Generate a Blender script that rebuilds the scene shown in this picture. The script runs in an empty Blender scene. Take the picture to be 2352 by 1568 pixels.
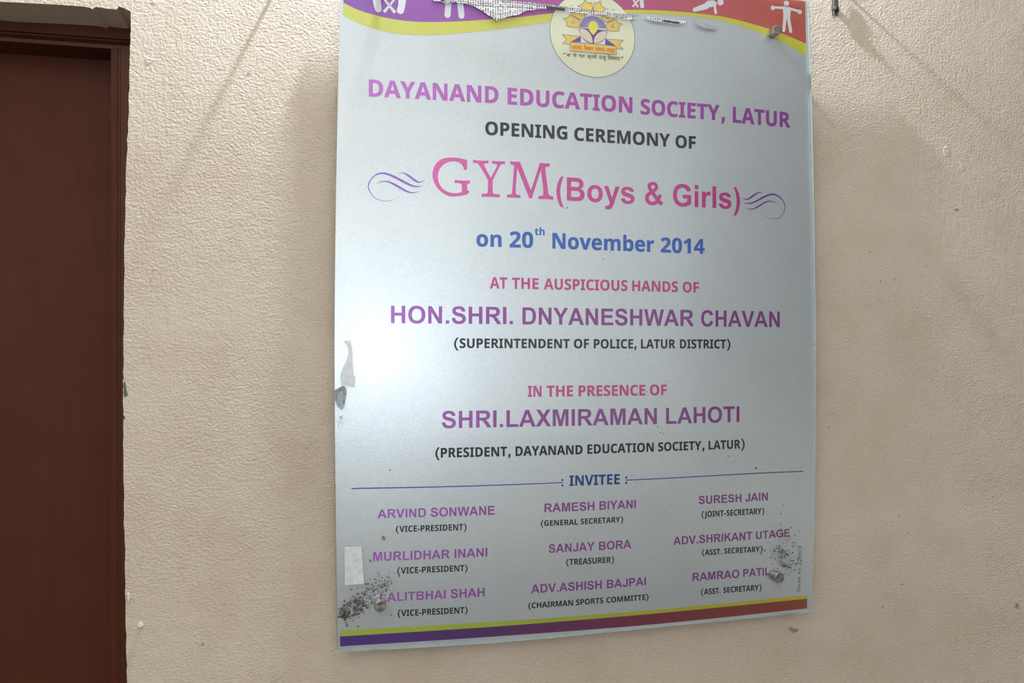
import bpy, bmesh, math, random
from mathutils import Vector, geometry
random.seed(7)
sc = bpy.context.scene
COL = sc.collection

# ------------------------------------------------------------------ camera, exposure, world, lights
F, CX, CY = 1900.0, 1176.0, 784.0          # focal length in pixels of the 2352 px wide frame
TH = math.radians(12.6)                    # camera turned to the right of the wall's normal
CAM = Vector((0.0, -1.456, 1.55))
cam = bpy.data.cameras.new('camera')
cam.sensor_width = 22.3
cam.lens = 22.3 * F / 2352
cam.clip_start = 0.02
co = bpy.data.objects.new('camera', cam); COL.objects.link(co)
co.location = CAM
co.rotation_euler = (math.radians(90), 0, -TH)
sc.camera = co
sc.view_settings.view_transform = 'Standard'
sc.view_settings.look = 'None'
sc.view_settings.gamma = 1.0
sc.view_settings.use_curve_mapping = False
sc.view_settings.exposure = 0.07
sc.cycles.use_denoising = True
sc.cycles.max_bounces = 5
sc.cycles.use_adaptive_sampling = True
sc.cycles.adaptive_threshold = 0.03
sc.cycles.transparent_max_bounces = 16

w = bpy.data.worlds.new('world'); sc.world = w; w.use_nodes = True
w.node_tree.nodes['Background'].inputs[0].default_value = (0.55, 0.66, 0.8, 1)
w.node_tree.nodes['Background'].inputs[1].default_value = 0.3

def area(name, loc, rot, sx, sy, power, col):
    l = bpy.data.lights.new(name, 'AREA'); l.shape = 'RECTANGLE'; l.size = sx; l.size_y = sy
    l.energy = power; l.color = col
    o = bpy.data.objects.new(name, l); COL.objects.link(o); o.location = loc; o.rotation_euler = rot
    return o
# unseen source of the board's glare, then an added daylight panel and fills
g = area('glare_light', (0.31, -3.90, 1.455), (math.radians(90), 0, 0),  .13, .13, 9, (0.82, 0.91, 1.0)); g.data.shape = 'DISK'  # unseen small disc that makes the soft glare on the board
area('opposite_daylight_panel', (.02, -3.97, 1.98), (math.radians(90), 0, 0), 4.9, 2.1, 17, (0.90, 0.95, 1.0))  # added panel before the solid opposite wall, mirrored in the acrylic
area('room_fill', (-1.3, -2.4, 2.95), (0, math.radians(-12), 0), 1.6, 1.6, 26, (1.0, 0.93, 0.84))  # added overhead fill for the ambient level, no fixture
area('ceiling_bounce_fill', (-.2, -2.9, 1.9), (math.radians(180), 0, 0), 1.8, 1.0, 30, (0.97, 0.97, 1.0))  # added panel facing up, brightens the ceiling for soft ambient

# ------------------------------------------------------------------ helpers
CT, ST = math.cos(TH), math.sin(TH)
def W(px, py, y=0.0):
    """point of the plane at depth y that the photograph shows at that pixel (measured once, kept as metres)"""
    u = (px - CX) / F; v = (CY - py) / F
    dx = ST + u * CT; dy = CT - u * ST
    t = (y - CAM.y) / dy
    return Vector((CAM.x + dx * t, y, CAM.z + v * t))

def lin(c):
    return tuple(((x/255)/12.92 if x/255 <= .04045 else ((x/255+.055)/1.055)**2.4) for x in c) + (1,)

def link(name, me, mats=(), parent=None):
    o = bpy.data.objects.new(name, me); COL.objects.link(o)
    for m in mats: me.materials.append(m)
    if parent: o.parent = parent
    return o
def from_bm(name, bm, mats=(), parent=None, smooth=False):
    me = bpy.data.meshes.new(name); bm.to_mesh(me); bm.free()
    if smooth:
        for p in me.polygons: p.use_smooth = True
    return link(name, me, mats, parent)
def empty(name, loc=(0, 0, 0)):
    o = bpy.data.objects.new(name, None); COL.objects.link(o); o.location = loc; o.empty_display_size = .05
    return o
def tag(o, **k):
    for a, b in k.items(): o[a] = b
    return o
def box(bm, x0, x1, y0, y1, z0, z1, mi=0):
    r = bmesh.ops.create_cube(bm, size=1)
    for v in r['verts']:
        v.co = Vector(((x0+x1)/2 + v.co.x*(x1-x0), (y0+y1)/2 + v.co.y*(y1-y0), (z0+z1)/2 + v.co.z*(z1-z0)))
    for f in {f for v in r['verts'] for f in v.link_faces}: f.material_index = mi
    return r['verts']

class NT:
    def __init__(s, name):
        s.m = bpy.data.materials.new(name); s.m.use_nodes = True
        s.n = s.m.node_tree.nodes; s.l = s.m.node_tree.links
        s.b = s.n['Principled BSDF']; s.out = s.n['Material Output']
    def node(s, t, **k):
        q = s.n.new(t)
        for a, b in k.items():
            if a.startswith('i_'):
                q.inputs[a[2:].replace('_', ' ')].default_value = b
            else: setattr(q, a, b)
        return q
    def link(s, a, b): s.l.new(a, b)
    def coord(s):
        return s.node('ShaderNodeNewGeometry').outputs['Position']
    def noise(s, vec, scale, detail=4, rough=.5, dist=0):
        q = s.node('ShaderNodeTexNoise'); q.inputs['Scale'].default_value = scale
        q.inputs['Detail'].default_value = detail; q.inputs['Roughness'].default_value = rough
        q.inputs['Distortion'].default_value = dist
        s.link(vec, q.inputs['Vector']); return q.outputs['Fac']
    def ramp(s, fac, stops):
        q = s.node('ShaderNodeValToRGB'); e = q.color_ramp.elements
        while len(e) < len(stops): e.new(.5)
        for k, (p, c) in enumerate(stops):
            e[k].position = p; e[k].color = c if len(c) == 4 else c + (1,)
        s.link(fac, q.inputs[0]); return q.outputs[0]
    def math(s, op, a, b=None, clamp=False):
        q = s.node('ShaderNodeMath', operation=op); q.use_clamp = clamp
        for i, v in enumerate((a, b)):
            if v is None: continue
            if isinstance(v, (int, float)): q.inputs[i].default_value = v
            else: s.link(v, q.inputs[i])
        return q.outputs[0]
    def mix(s, fac, a, b, mode='MIX'):
        q = s.node('ShaderNodeMix', data_type='RGBA', blend_type=mode)
        for i, v in ((0, fac), (6, a), (7, b)):
            if isinstance(v, (int, float)): q.inputs[i].default_value = v
            elif isinstance(v, tuple): q.inputs[i].default_value = v
            else: s.link(v, q.inputs[i])
        return q.outputs[2]
    def scale(s, vec, v):
        q = s.node('ShaderNodeVectorMath', operation='MULTIPLY'); s.link(vec, q.inputs[0]); q.inputs[1].default_value = v
        return q.outputs[0]
    def bump(s, h, dist, strength=1.0, normal=None):
        q = s.node('ShaderNodeBump'); q.inputs['Distance'].default_value = dist
        q.inputs['Strength'].default_value = strength; s.link(h, q.inputs['Height'])
        if normal: s.link(normal, q.inputs['Normal'])
        return q.outputs[0]

# ------------------------------------------------------------------ materials
def wall_mat():
    t = NT('cream_plaster'); P = t.coord()
    big = t.noise(P, 2.3, 3); mid = t.noise(P, 9, 5, .6)
    c = t.ramp(big, [(.3, lin((199, 185, 168))), (.55, lin((204, 191, 175))), (.75, lin((209, 197, 182)))])
    grime = t.ramp(mid, [(.30, lin((200, 180, 156))), (.55, lin((255, 255, 255)))])
    c = t.mix(.18, c, grime, 'MULTIPLY')
    # small fly-spots and rubbed marks of the paint
    sp = t.node('ShaderNodeTexVoronoi'); sp.inputs['Scale'].default_value = 21; t.link(P, sp.inputs['Vector'])
    sel = t.math('GREATER_THAN', t.noise(P, 5, 2), .60)
    dot = t.math('MULTIPLY', t.math('LESS_THAN', sp.outputs['Distance'], .055), sel)
    c = t.mix(t.math('MULTIPLY', dot, .45), c, lin((110, 84, 62)))
    fine = t.ramp(t.noise(P, 170, 3, .7), [(.60, (0, 0, 0)), (.70, (1, 1, 1))])
    c = t.mix(t.math('MULTIPLY', fine, .10), c, lin((150, 118, 88)))
    t.link(c, t.b.inputs['Base Color']); t.b.inputs['Roughness'].default_value = .72
    t.b.inputs['Specular IOR Level'].default_value = .25
    g1 = t.noise(t.scale(P, (1, 1, 1.2)), 190, 3, .55, .15)
    g2 = t.noise(P, 55, 3, .55, .1)
    g3 = t.noise(t.scale(P, (7, 7, .45)), 24, 3, .6)
    amp = t.ramp(t.noise(P, 2.6, 3, .6), [(.30, (.25,)*3), (.62, (1,)*3)])
    g1r = t.ramp(g1, [(.36, (0,)*3), (.66, (1,)*3)])
    h = t.math('ADD', t.math('MULTIPLY', g1r, amp), t.math('MULTIPLY', g2, 1.3))
    h = t.math('ADD', h, t.math('MULTIPLY', g3, .45))
    t.link(t.bump(h, .00095, .9), t.b.inputs['Normal'])
    return t.m
def simple(name, c, rough=.5, metal=0, var=.12, vs=40, bump=0):
    t = NT(name); P = t.coord()
    n = t.noise(P, vs, 4, .6)
    lo = tuple(max(0, x*(1-var)) for x in lin(c)[:3]) + (1,); hi = tuple(min(1, x*(1+var)) for x in lin(c)[:3]) + (1,)
    t.link(t.ramp(n, [(.3, lo), (.7, hi)]), t.b.inputs['Base Color'])
    t.b.inputs['Roughness'].default_value = rough; t.b.inputs['Metallic'].default_value = metal
    if bump: t.link(t.bump(t.noise(P, vs*3, 3), bump), t.b.inputs['Normal'])
    return t.m
def wood_paint(name, c, c2, rough=.42):
    t = NT(name); P = t.coord()
    n = t.noise(t.scale(P, (60, 60, 2.5)), 1.0, 5, .65)
    n2 = t.noise(P, 14, 4)
    cc = t.mix(.5, t.ramp(n, [(.3, lin(c)), (.7, lin(c2))]), t.ramp(n2, [(.3, lin(c)), (.7, lin(c2))]))
    t.b.inputs['Specular IOR Level'].default_value = .22
    ch = t.noise(t.scale(P, (90, 90, 30)), 1.0, 2)
    cc = t.mix(t.math('MULTIPLY', t.math('GREATER_THAN', ch, .80), .5), cc, lin((150, 120, 110)))
    t.link(cc, t.b.inputs['Base Color']); t.b.inputs['Roughness'].default_value = rough
    t.link(t.bump(t.noise(t.scale(P, (220, 220, 14)), 1, 3), .0006, .6), t.b.inputs['Normal'])
    return t.m
def silver_mat():
    """matt silver vinyl of the print: fine sparkle, faint blue clouding"""
    t = NT('silver_vinyl'); P = t.coord()
    c = t.ramp(t.noise(P, 7, 3), [(.3, lin((212, 219, 225))), (.7, lin((218, 225, 230)))])
    sp = t.noise(P, 900, 2, .7)
    c = t.mix(.5, c, t.ramp(sp, [(.35, (.72,)*3), (.65, (1.12,)*3)]), 'MULTIPLY')
    t.link(c, t.b.inputs['Base Color'])
    t.b.inputs['Metallic'].default_value = .6; t.b.inputs['Roughness'].default_value = .29
    t.link(t.bump(t.noise(P, 700, 2, .6), .00025, .5), t.b.inputs['Normal'])
    return t.m
def ink(name, stops, metal=.35, rough=.4, mottled=.16):
    """printed colour on the silver sheet; the stops run across the board (x in metres)"""
    t = NT(name); P = t.coord()
    sx = t.node('ShaderNodeSeparateXYZ'); t.link(P, sx.inputs[0])
    f = t.math('DIVIDE', sx.outputs[0], .93)
    c = t.ramp(f, [(p, lin(q)) for p, q in stops]) if len(stops) > 1 else None
    if c is None:
        c = t.node('ShaderNodeRGB').outputs[0]; c.default_value = lin(stops[0][1])
    n = t.noise(P, 260, 3, .6)
    c = t.mix(1.0, c, t.ramp(n, [(.3, (1-mottled, 1-mottled, 1-mottled*.4)), (.7, (1+mottled*.8, 1+mottled*.3, 1+mottled*.6))]), 'MULTIPLY')
    t.link(c, t.b.inputs['Base Color'])
    t.b.inputs['Metallic'].default_value = metal; t.b.inputs['Roughness'].default_value = rough
    return t.m
def acrylic():
    t = NT('clear_acrylic')
    tr = t.node('ShaderNodeBsdfTransparent'); g2 = t.node('ShaderNodeBsdfGlossy'); g2.inputs['Roughness'].default_value = .035; tr.inputs[0].default_value = (.98, .985, .985, 1)
    gl = t.node('ShaderNodeBsdfGlossy'); gl.inputs['Roughness'].default_value = .15
    fr = t.node('ShaderNodeFresnel'); fr.inputs[0].default_value = 1.49
    bf = t.node('ShaderNodeNewGeometry').outputs['Backfacing']
    fac = t.math('MULTIPLY', fr.outputs[0], t.math('SUBTRACT', 1.0, bf))
    mx = t.node('ShaderNodeMixShader'); t.link(fac, mx.inputs[0]); t.link(tr.outputs[0], mx.inputs[1])
    mg = t.node('ShaderNodeMixShader'); mg.inputs[0].default_value = .3; t.link(g2.outputs[0], mg.inputs[1]); t.link(gl.outputs[0], mg.inputs[2]); t.link(mg.outputs[0], mx.inputs[2])
    t.link(mx.outputs[0], t.out.inputs[0]); return t.m
def translucent(name, c, alpha, rough=.5):
    t = NT(name); t.b.inputs['Base Color'].default_value = lin(c); t.b.inputs['Roughness'].default_value = rough
    P = t.coord(); a = t.ramp(t.noise(P, 120, 3), [(.3, (alpha*.8,)*3), (.7, (min(1, alpha*1.15),)*3)])
    t.link(a, t.b.inputs['Alpha']); return t.m
def newsprint():
    """columns of tiny set type, lying on its side"""
    t = NT('newsprint'); P = t.coord()
    sx = t.node('ShaderNodeSeparateXYZ'); t.link(P, sx.inputs[0]); X, Z = sx.outputs[0], sx.outputs[2]
    f = t.math('FRACT', t.math('MULTIPLY', X, 1/.0044))
    line = t.math('MULTIPLY', t.math('GREATER_THAN', f, .30), t.math('LESS_THAN', f, .78))
    row = t.math('FLOOR', t.math('MULTIPLY', X, 1/.0044))
    cv = t.node('ShaderNodeCombineXYZ'); t.link(t.math('MULTIPLY', row, 7.31), cv.inputs[0]); t.link(t.math('MULTIPLY', Z, 300), cv.inputs[1])
    words = t.math('GREATER_THAN', t.noise(cv.outputs[0], 1.0, 1), .46)
    cv2 = t.node('ShaderNodeCombineXYZ'); t.link(t.math('MULTIPLY', X, 1400), cv2.inputs[0]); t.link(t.math('MULTIPLY', Z, 1100), cv2.inputs[1])
    letters = t.math('GREATER_THAN', t.noise(cv2.outputs[0], 1.0, 2), .42)
    m = t.math('MULTIPLY', t.math('MULTIPLY', line, words), letters)
    paper = t.ramp(t.noise(P, 60, 3), [(.3, lin((188, 184, 184))), (.7, lin((206, 201, 201)))])
    c = t.mix(t.math('MULTIPLY', m, .9), paper, lin((58, 48, 54)))
    t.link(c, t.b.inputs['Base Color']); t.b.inputs['Roughness'].default_value = .8
    return t.m

M = {}
M['wall'] = wall_mat()
M['brown'] = wood_paint('brown_gloss_paint', (72, 34, 20), (84, 43, 27))
M['leaf'] = wood_paint('door_leaf_paint', (74, 33, 18), (84, 41, 25), .6)
M['ceiling'] = simple('ceiling_white', (222, 220, 212), .8)
M['side'] = simple('dull_side_wall', (92, 88, 86), .8)
M['dado'] = simple('pale_dado', (205, 200, 190), .7)
M['floor'] = simple('grey_stone_floor', (84, 78, 72), .5, 0, .2, 6)
M['silver'] = silver_mat()
M['acrylic'] = acrylic()
M['edge'] = translucent('acrylic_cut_edge', (150, 166, 162), .45, .2)
M['backing'] = simple('board_backing', (196, 202, 200), .6)
M['steel'] = simple('turned_steel', (150, 148, 146), .28, 1, .1, 80)
M['news'] = newsprint()
M['paperdark'] = simple('paper_back', (150, 146, 146), .8)
M['blackprint'] = simple('black_newsprint_block', (52, 42, 46), .8)
M['tape'] = translucent('tape_residue', (240, 246, 248), .62, .3)  # near-white because the tape's gloss is put into its colour
M['dirt'] = simple('dirt_brown', (70, 52, 44), .9, 0, .35, 300)
M['dirt2'] = simple('dirt_green_grey', (120, 128, 118), .9, 0, .3, 300)
M['smear'] = translucent('dirt_smear', (120, 104, 92), .25)
M['plaster_grey'] = simple('bare_cement', (92, 94, 88), .9, 0, .3, 200)
M['chipwhite'] = simple('lime_plaster_and_crack_glint', (222, 214, 202), .8, 0, .1, 200)  # plaster lumps, and the painted glints of the edge cracks

# ------------------------------------------------------------------ the room
def wall_mesh():
    """the photographed wall with its doorway: an outline given thickness, the doorway's arris a little uneven"""
    lint = [W(px, py) for px, py in ((0, 4), (40, 6), (80, 8), (120, 10), (150, 12), (180, 14), (205, 17), (212, 21), (220, 16), (240, 19), (268, 22), (272, 15), (285, 19), (300, 26))]
    jamb = [W(px, py) for px, py in ((301, 50), (299.5, 100), (298, 160), (296, 230), (293.5, 300), (290, 400), (287.5, 500), (286, 600), (284.5, 700), (283.5, 800), (283, 868), (283.2, 900), (282.7, 1000), (283.5, 1100), (285, 1200), (287, 1300), (289, 1400), (290.5, 1500), (292, 1568))]
    xl = lint[0].x - .62; zt = lint[0].z
    out = [(-2.6, 0), (xl, 0), (xl, zt), (xl + .3, zt+.002)]
    out += [(p.x, p.z) for p in lint]
    pj = jamb[0]
    for a, b in zip(jamb, jamb[1:]):
        n = 5
        for k in range(n):
            q = a.lerp(b, k/n); out.append((q.x + random.uniform(-.0009, .0009), q.z))
    out.append((jamb[-1].x, jamb[-1].z)); out.append((jamb[-1].x, 0))
    out += [(2.65, 0), (2.65, 3.08), (-2.6, 3.08)]
    bm = bmesh.new()
    tri = geometry.tessellate_polygon([[Vector((x, z, 0)) for x, z in out]])
    fr = [bm.verts.new((x, 0, z)) for x, z in out]; bk = [bm.verts.new((x, .24, z)) for x, z in out]
    for a, b, c in tri:
        bm.faces.new((fr[a], fr[b], fr[c])); bm.faces.new((bk[c], bk[b], bk[a]))
    n = len(out)
    for i in range(n):
        j = (i+1) % n; bm.faces.new((fr[i], fr[j], bk[j], bk[i]))
    bmesh.ops.recalc_face_normals(bm, faces=bm.faces[:])
    return bm, zt, xl
bm, LZ, DXL = wall_mesh()
tag(from_bm('wall_back', bm, [M['wall']]), kind='structure', label='cream plastered wall with rough relief behind the signboard')
bm = bmesh.new(); box(bm, -2.72, -2.6, -4.1, .24, 0, 3.08); tag(from_bm('wall_left', bm, [M['wall']]), kind='structure')
bm = bmesh.new(); box(bm, 2.65, 2.77, -4.1, .24, 1.07, 3.08); box(bm, 2.645, 2.77, -4.1, .0, 0, 1.07, 1)
tag(from_bm('wall_right', bm, [M['side'], M['dado']]), kind='structure')
bm = bmesh.new(); box(bm, -2.72, 2.77, -4.1, -4.0, 0, 3.08)
tag(from_bm('wall_front', bm, [M['ceiling']]), kind='structure')
bm = bmesh.new(); box(bm, -2.72, 2.77, -4.1, .24, 3.08, 3.2); tag(from_bm('ceiling', bm, [M['ceiling']]), kind='structure')
bm = bmesh.new(); box(bm, -2.72, 2.77, -4.1, 1.0, -.1, 0); tag(from_bm('floor', bm, [M['floor']]), kind='structure')

# ------------------------------------------------------------------ door: frame set back in the opening, leaf further in
YF, YL = .085, .155
door = tag(empty('door_1', (W(150, 784, YF).x, YF, 0)), kind='structure', label='dark brown painted door and frame left of the signboard')
dl = Vector(door.location)
def shift(o, p):  # keep world coordinates in the mesh but place it under its parent
    for v in o.data.vertices: v.co -= p
    return o
XI = W(254, 500, YF).x                     # inner edge of the right-hand stile
jx = W(292, 500, 0).x + .05                # the stile runs on behind the plaster
ztop = LZ + .02
zin = W(250, 110, YF).z                    # underside of the head
def prof(bm, pts, p0, p1, axis):
    """sweep a closed (depth, across) profile between two ends"""
    a, b = [], []
    for d, c in pts:
        if axis == 'z':
            a.append(bm.verts.new((c, d, p0))); b.append(bm.verts.new((c, d, p1)))
        else:
            a.append(bm.verts.new((p0, d, c))); b.append(bm.verts.new((p1, d, c)))
    n = len(pts)
    for i in range(n):
        j = (i+1) % n; bm.faces.new((a[i], a[j], b[j], b[i]))
    bm.faces.new(a[::-1]); bm.faces.new(b)
bm = bmesh.new()
pr = [(YF, jx), (YF, XI+.016), (YF+.0015, XI+.0145), (YF+.0015, XI+.0125), (YF+.0005, XI+.010), (YF+.003, XI), (YL+.02, XI), (YL+.02, jx)]
prof(bm, pr, 0, zin+.0001, 'z'); bmesh.ops.recalc_face_normals(bm, faces=bm.faces[:])
shift(from_bm('frame_stile', bm, [M['brown']], door), dl)
bm = bmesh.new()
pr = [(YF, jx-2), (YF, DXL-.05), (YF, DXL+.05), (YL+.02, DXL+.05), (YL+.02, DXL-.05)]
prof(bm, pr[1:], 0, zin+.0001, 'z'); bmesh.ops.recalc_face_normals(bm, faces=bm.faces[:])
shift(from_bm('frame_stile', bm, [M['brown']], door), dl)
bm = bmesh.new()
zl = W(120, 79, YF).z
pr = [(YF, ztop), (YF, zl+.001), (YF+.004, zl), (YF+.004, zl-.002), (YF, zl-.004), (YF-.001, zin+.014), (YF+.006, zin+.010), (YF+.002, zin+.006), (YF+.003, zin), (YL+.02, zin), (YL+.02, ztop)]
prof(bm, pr, DXL-.05, jx, 'x'); bmesh.ops.recalc_face_normals(bm, faces=bm.faces[:])
shift(from_bm('frame_head', bm, [M['brown']], door), dl)
bm = bmesh.new(); box(bm, DXL+.03, XI+.012, YL, YL+.035, .008, zin+.012)
bmesh.ops.bevel(bm, geom=bm.edges[:], offset=.002, segments=1, affect='EDGES')
shift(from_bm('door_leaf', bm, [M['leaf']], door), dl)

# ------------------------------------------------------------------ glyphs
ARIAL = {
'A':(1479,"M1471 0H1149L1021 333H435L314 0H0L571 1466H884Z M926 580L724 1124L526 580Z"),
'B':(1479,"M150 1466H736Q910 1466 995.5 1451.5Q1081 1437 1148.5 1391Q1216 1345 1261 1268.5Q1306 1192 1306 1097Q1306 994 1250.5 908Q1195 822 1100 779Q1234 740 1306 646Q1378 552 1378 425Q1378 325 1331.5 230.5Q1285 136 1204.5 79.5Q1124 23 1006 10Q932 2 649 0H150Z M446 1222V883H640Q813 883 855 888Q931 897 974.5 940.5Q1018 984 1018 1055Q1018 1123 980.5 1165.5Q943 1208 869 1217Q825 1222 616 1222Z M446 639V247H720Q880 247 923 256Q989 268 1030.5 314.5Q1072 361 1072 439Q1072 505 1040 551Q1008 597 947.5 618Q887 639 685 639Z"),
'C':(1479,"M1087 539L1374 448Q1308 208 1154.5 91.5Q1001 -25 765 -25Q473 -25 285 174.5Q97 374 97 720Q97 1086 286 1288.5Q475 1491 783 1491Q1052 1491 1220 1332Q1320 1238 1370 1062L1077 992Q1051 1106 968.5 1172Q886 1238 768 1238Q605 1238 503.5 1121Q402 1004 402 742Q402 464 502 346Q602 228 762 228Q880 228 965 303Q1050 378 1087 539Z"),
'D':(1479,"M148 1466H689Q872 1466 968 1438Q1097 1400 1189 1303Q1281 1206 1329 1065.5Q1377 925 1377 719Q1377 538 1332 407Q1277 247 1175 148Q1098 73 967 31Q869 0 705 0H148Z M444 1218V247H665Q789 247 844 261Q916 279 963.5 322Q1011 365 1041 463.5Q1071 562 1071 732Q1071 902 1041 993Q1011 1084 957 1135Q903 1186 820 1204Q758 1218 577 1218Z"),
'E':(1366,"M149 0V1466H1236V1218H445V893H1181V646H445V247H1264V0Z"),
'G':(1593,"M831 539V786H1469V202Q1376 112 1199.5 43.5Q1023 -25 842 -25Q612 -25 441 71.5Q270 168 184 347.5Q98 527 98 738Q98 967 194 1145Q290 1323 475 1418Q616 1491 826 1491Q1099 1491 1252.5 1376.5Q1406 1262 1450 1060L1156 1005Q1125 1113 1039.5 1175.5Q954 1238 826 1238Q632 1238 517.5 1115Q403 992 403 750Q403 489 519 358.5Q635 228 823 228Q916 228 1009.5 264.5Q1103 301 1170 353V539Z"),
'H':(1479,"M150 0V1466H446V889H1026V1466H1322V0H1026V641H446V0Z"),
'I':(569,"M140 0V1466H436V0Z"),
'J':(1139,"M738 1466H1034V538Q1034 356 1002 258Q959 130 846 52.5Q733 -25 548 -25Q331 -25 214 96.5Q97 218 96 453L376 485Q381 359 413 307Q461 228 559 228Q658 228 698 284.5Q738 341 738 519Z"),
'K':(1479,"M153 0V1466H449V815L1047 1466H1445L893 895L1475 0H1092L689 688L449 443V0Z"),
'L':(1251,"M157 0V1454H453V247H1189V0Z"),
'M':(1706,"M145 0V1466H588L854 466L1117 1466H1561V0H1286V1154L995 0H710L420 1154V0Z"),
'N':(1479,"M152 0V1466H440L1040 487V1466H1315V0H1018L427 956V0Z"),
'O':(1593,"M89 724Q89 948 156 1100Q206 1212 292.5 1301Q379 1390 482 1433Q619 1491 798 1491Q1122 1491 1316.5 1290Q1511 1089 1511 731Q1511 376 1318 175.5Q1125 -25 802 -25Q475 -25 282 174.5Q89 374 89 724Z M394 734Q394 485 509 356.5Q624 228 801 228Q978 228 1091.5 355.5Q1205 483 1205 738Q1205 990 1094.5 1114Q984 1238 801 1238Q618 1238 506 1112.5Q394 987 394 734Z"),
'P':(1366,"M149 0V1466H624Q894 1466 976 1444Q1102 1411 1187 1300.5Q1272 1190 1272 1015Q1272 880 1223 788Q1174 696 1098.5 643.5Q1023 591 945 574Q839 553 638 553H445V0Z M445 1218V802H607Q782 802 841 825Q900 848 933.5 897Q967 946 967 1011Q967 1091 920 1143Q873 1195 801 1208Q748 1218 588 1218Z"),
'R':(1479,"M150 0V1466H773Q1008 1466 1114.5 1426.5Q1221 1387 1285 1286Q1349 1185 1349 1055Q1349 890 1252 782.5Q1155 675 962 647Q1058 591 1120.5 524Q1183 457 1289 286L1468 0H1114L900 319Q786 490 744 534.5Q702 579 655 595.5Q608 612 506 612H446V0Z M446 846H665Q878 846 931 864Q984 882 1014 926Q1044 970 1044 1036Q1044 1110 1004.5 1155.5Q965 1201 893 1213Q857 1218 677 1218H446Z"),
'S':(1366,"M74 477L362 505Q388 360 467.5 292Q547 224 682 224Q825 224 897.5 284.5Q970 345 970 426Q970 478 939.5 514.5Q909 551 833 578Q781 596 596 642Q358 701 262 787Q127 908 127 1082Q127 1194 190.5 1291.5Q254 1389 373.5 1440Q493 1491 662 1491Q938 1491 1077.5 1370Q1217 1249 1224 1047L928 1034Q909 1147 846.5 1196.5Q784 1246 659 1246Q530 1246 457 1193Q410 1159 410 1102Q410 1050 454 1013Q510 966 726 915Q942 864 1045.5 809.5Q1149 755 1207.5 660.5Q1266 566 1266 427Q1266 301 1196 191Q1126 81 998 27.5Q870 -26 679 -26Q401 -26 252 102.5Q103 231 74 477Z"),
'T':(1251,"M480 0V1218H43V1466H1212V1218H776V0Z"),
'U':(1479,"M147 1466H443V672Q443 483 454 427Q473 337 544.5 282.5Q616 228 740 228Q866 228 930 279.5Q994 331 1007 406Q1020 481 1020 655V1466H1316V696Q1316 432 1292 323Q1268 214 1203.5 139Q1139 64 1031 19.5Q923 -25 749 -25Q539 -25 430.5 23.5Q322 72 259 149.5Q196 227 176 311Q147 436 147 680Z"),
'V':(1366,"M523 0L-1 1466H320L691 381L1050 1466H1364L839 0Z"),
'W':(1933,"M361 0L11 1466H314L535 459L803 1466H1155L1412 442L1637 1466H1935L1579 0H1265L973 1096L682 0Z"),
'X':(1366,"M0 0L501 765L47 1466H393L687 995L975 1466H1318L862 754L1363 0H1006L681 507L355 0Z"),
'Y':(1366,"M535 0V617L-2 1466H345L690 886L1028 1466H1369L830 615V0Z"),
'.':(569,"M147 0V281H428V0Z"),
'o':(1251,"M82 546Q82 686 151 817Q220 948 346.5 1017Q473 1086 629 1086Q870 1086 1024 929.5Q1178 773 1178 534Q1178 293 1022.5 134.5Q867 -24 631 -24Q485 -24 352.5 42Q220 108 151 235.5Q82 363 82 546Z M370 531Q370 373 445 289Q520 205 630 205Q740 205 814.5 289Q889 373 889 533Q889 689 814.5 773Q740 857 630 857Q520 857 445 773Q370 689 370 531Z"),
'y':(1139,"M14 1062H313L567 308L815 1062H1106L731 40L664 -145Q627 -238 593.5 -287Q560 -336 516.5 -366.5Q473 -397 409.5 -414Q346 -431 266 -431Q185 -431 107 -414L82 -194Q148 -207 201 -207Q299 -207 346 -149.5Q393 -92 418 -3Z"),
's':(1139,"M48 303L330 346Q348 264 403 221.5Q458 179 557 179Q666 179 721 219Q758 247 758 294Q758 326 738 347Q717 367 644 384Q304 459 213 521Q87 607 87 760Q87 898 196 992Q305 1086 534 1086Q752 1086 858 1015Q964 944 1004 805L739 756Q722 818 674.5 851Q627 884 539 884Q428 884 380 853Q348 831 348 796Q348 766 376 745Q414 717 638.5 666Q863 615 952 541Q1040 466 1040 332Q1040 186 918 81Q796 -24 557 -24Q340 -24 213.5 64Q87 152 48 303Z"),
'i':(569,"M147 1206V1466H428V1206Z|M147 0V1062H428V0Z"),
'r':(797,"M416 0H135V1062H396V911Q463 1018 516.5 1052Q570 1086 638 1086Q734 1086 823 1033L736 788Q665 834 604 834Q545 834 504 801.5Q463 769 439.5 684Q416 599 416 328Z"),
'l':(569,"M147 0V1466H428V0Z"),
'(':(682,"M613 -431H420Q267 -200 187 49Q107 298 107 531Q107 820 206 1078Q292 1302 424 1491H616Q479 1188 427.5 975.5Q376 763 376 525Q376 361 406.5 189Q437 17 490 -138Q525 -240 613 -431Z"),
')':(682,"M69 -431H262Q415 -200 495 49Q575 298 575 531Q575 820 476 1078Q390 1302 258 1491H66Q203 1188 254.5 975.5Q306 763 306 525Q306 361 275.5 189Q245 17 192 -138Q157 -240 69 -431Z"),
'&':(1479,"M1487 190L1313 -32Q1190 30 1072 140Q984 58 882 17Q780 -24 639 -24Q358 -24 216 134Q106 257 106 417Q106 563 192 678Q279 794 451 880Q374 972 334 1055Q295 1139 295 1213Q295 1340 405 1420Q515 1500 705 1500Q890 1500 990 1415Q1095 1330 1095 1195Q1095 1100 1040 1020Q985 940 820 850L1040 560Q1085 640 1110 730L1380 668Q1330 510 1225 365Q1320 270 1487 190Z M680 1010Q780 1065 815 1105Q850 1145 850 1195Q850 1245 812 1275Q775 1305 710 1305Q640 1305 602 1275Q565 1245 565 1200Q565 1155 605 1100Q630 1065 680 1010Z M600 690Q500 640 450 570Q400 505 400 430Q400 330 470 265Q540 200 650 200Q725 200 790 230Q850 255 920 310Z"),
}
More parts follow.
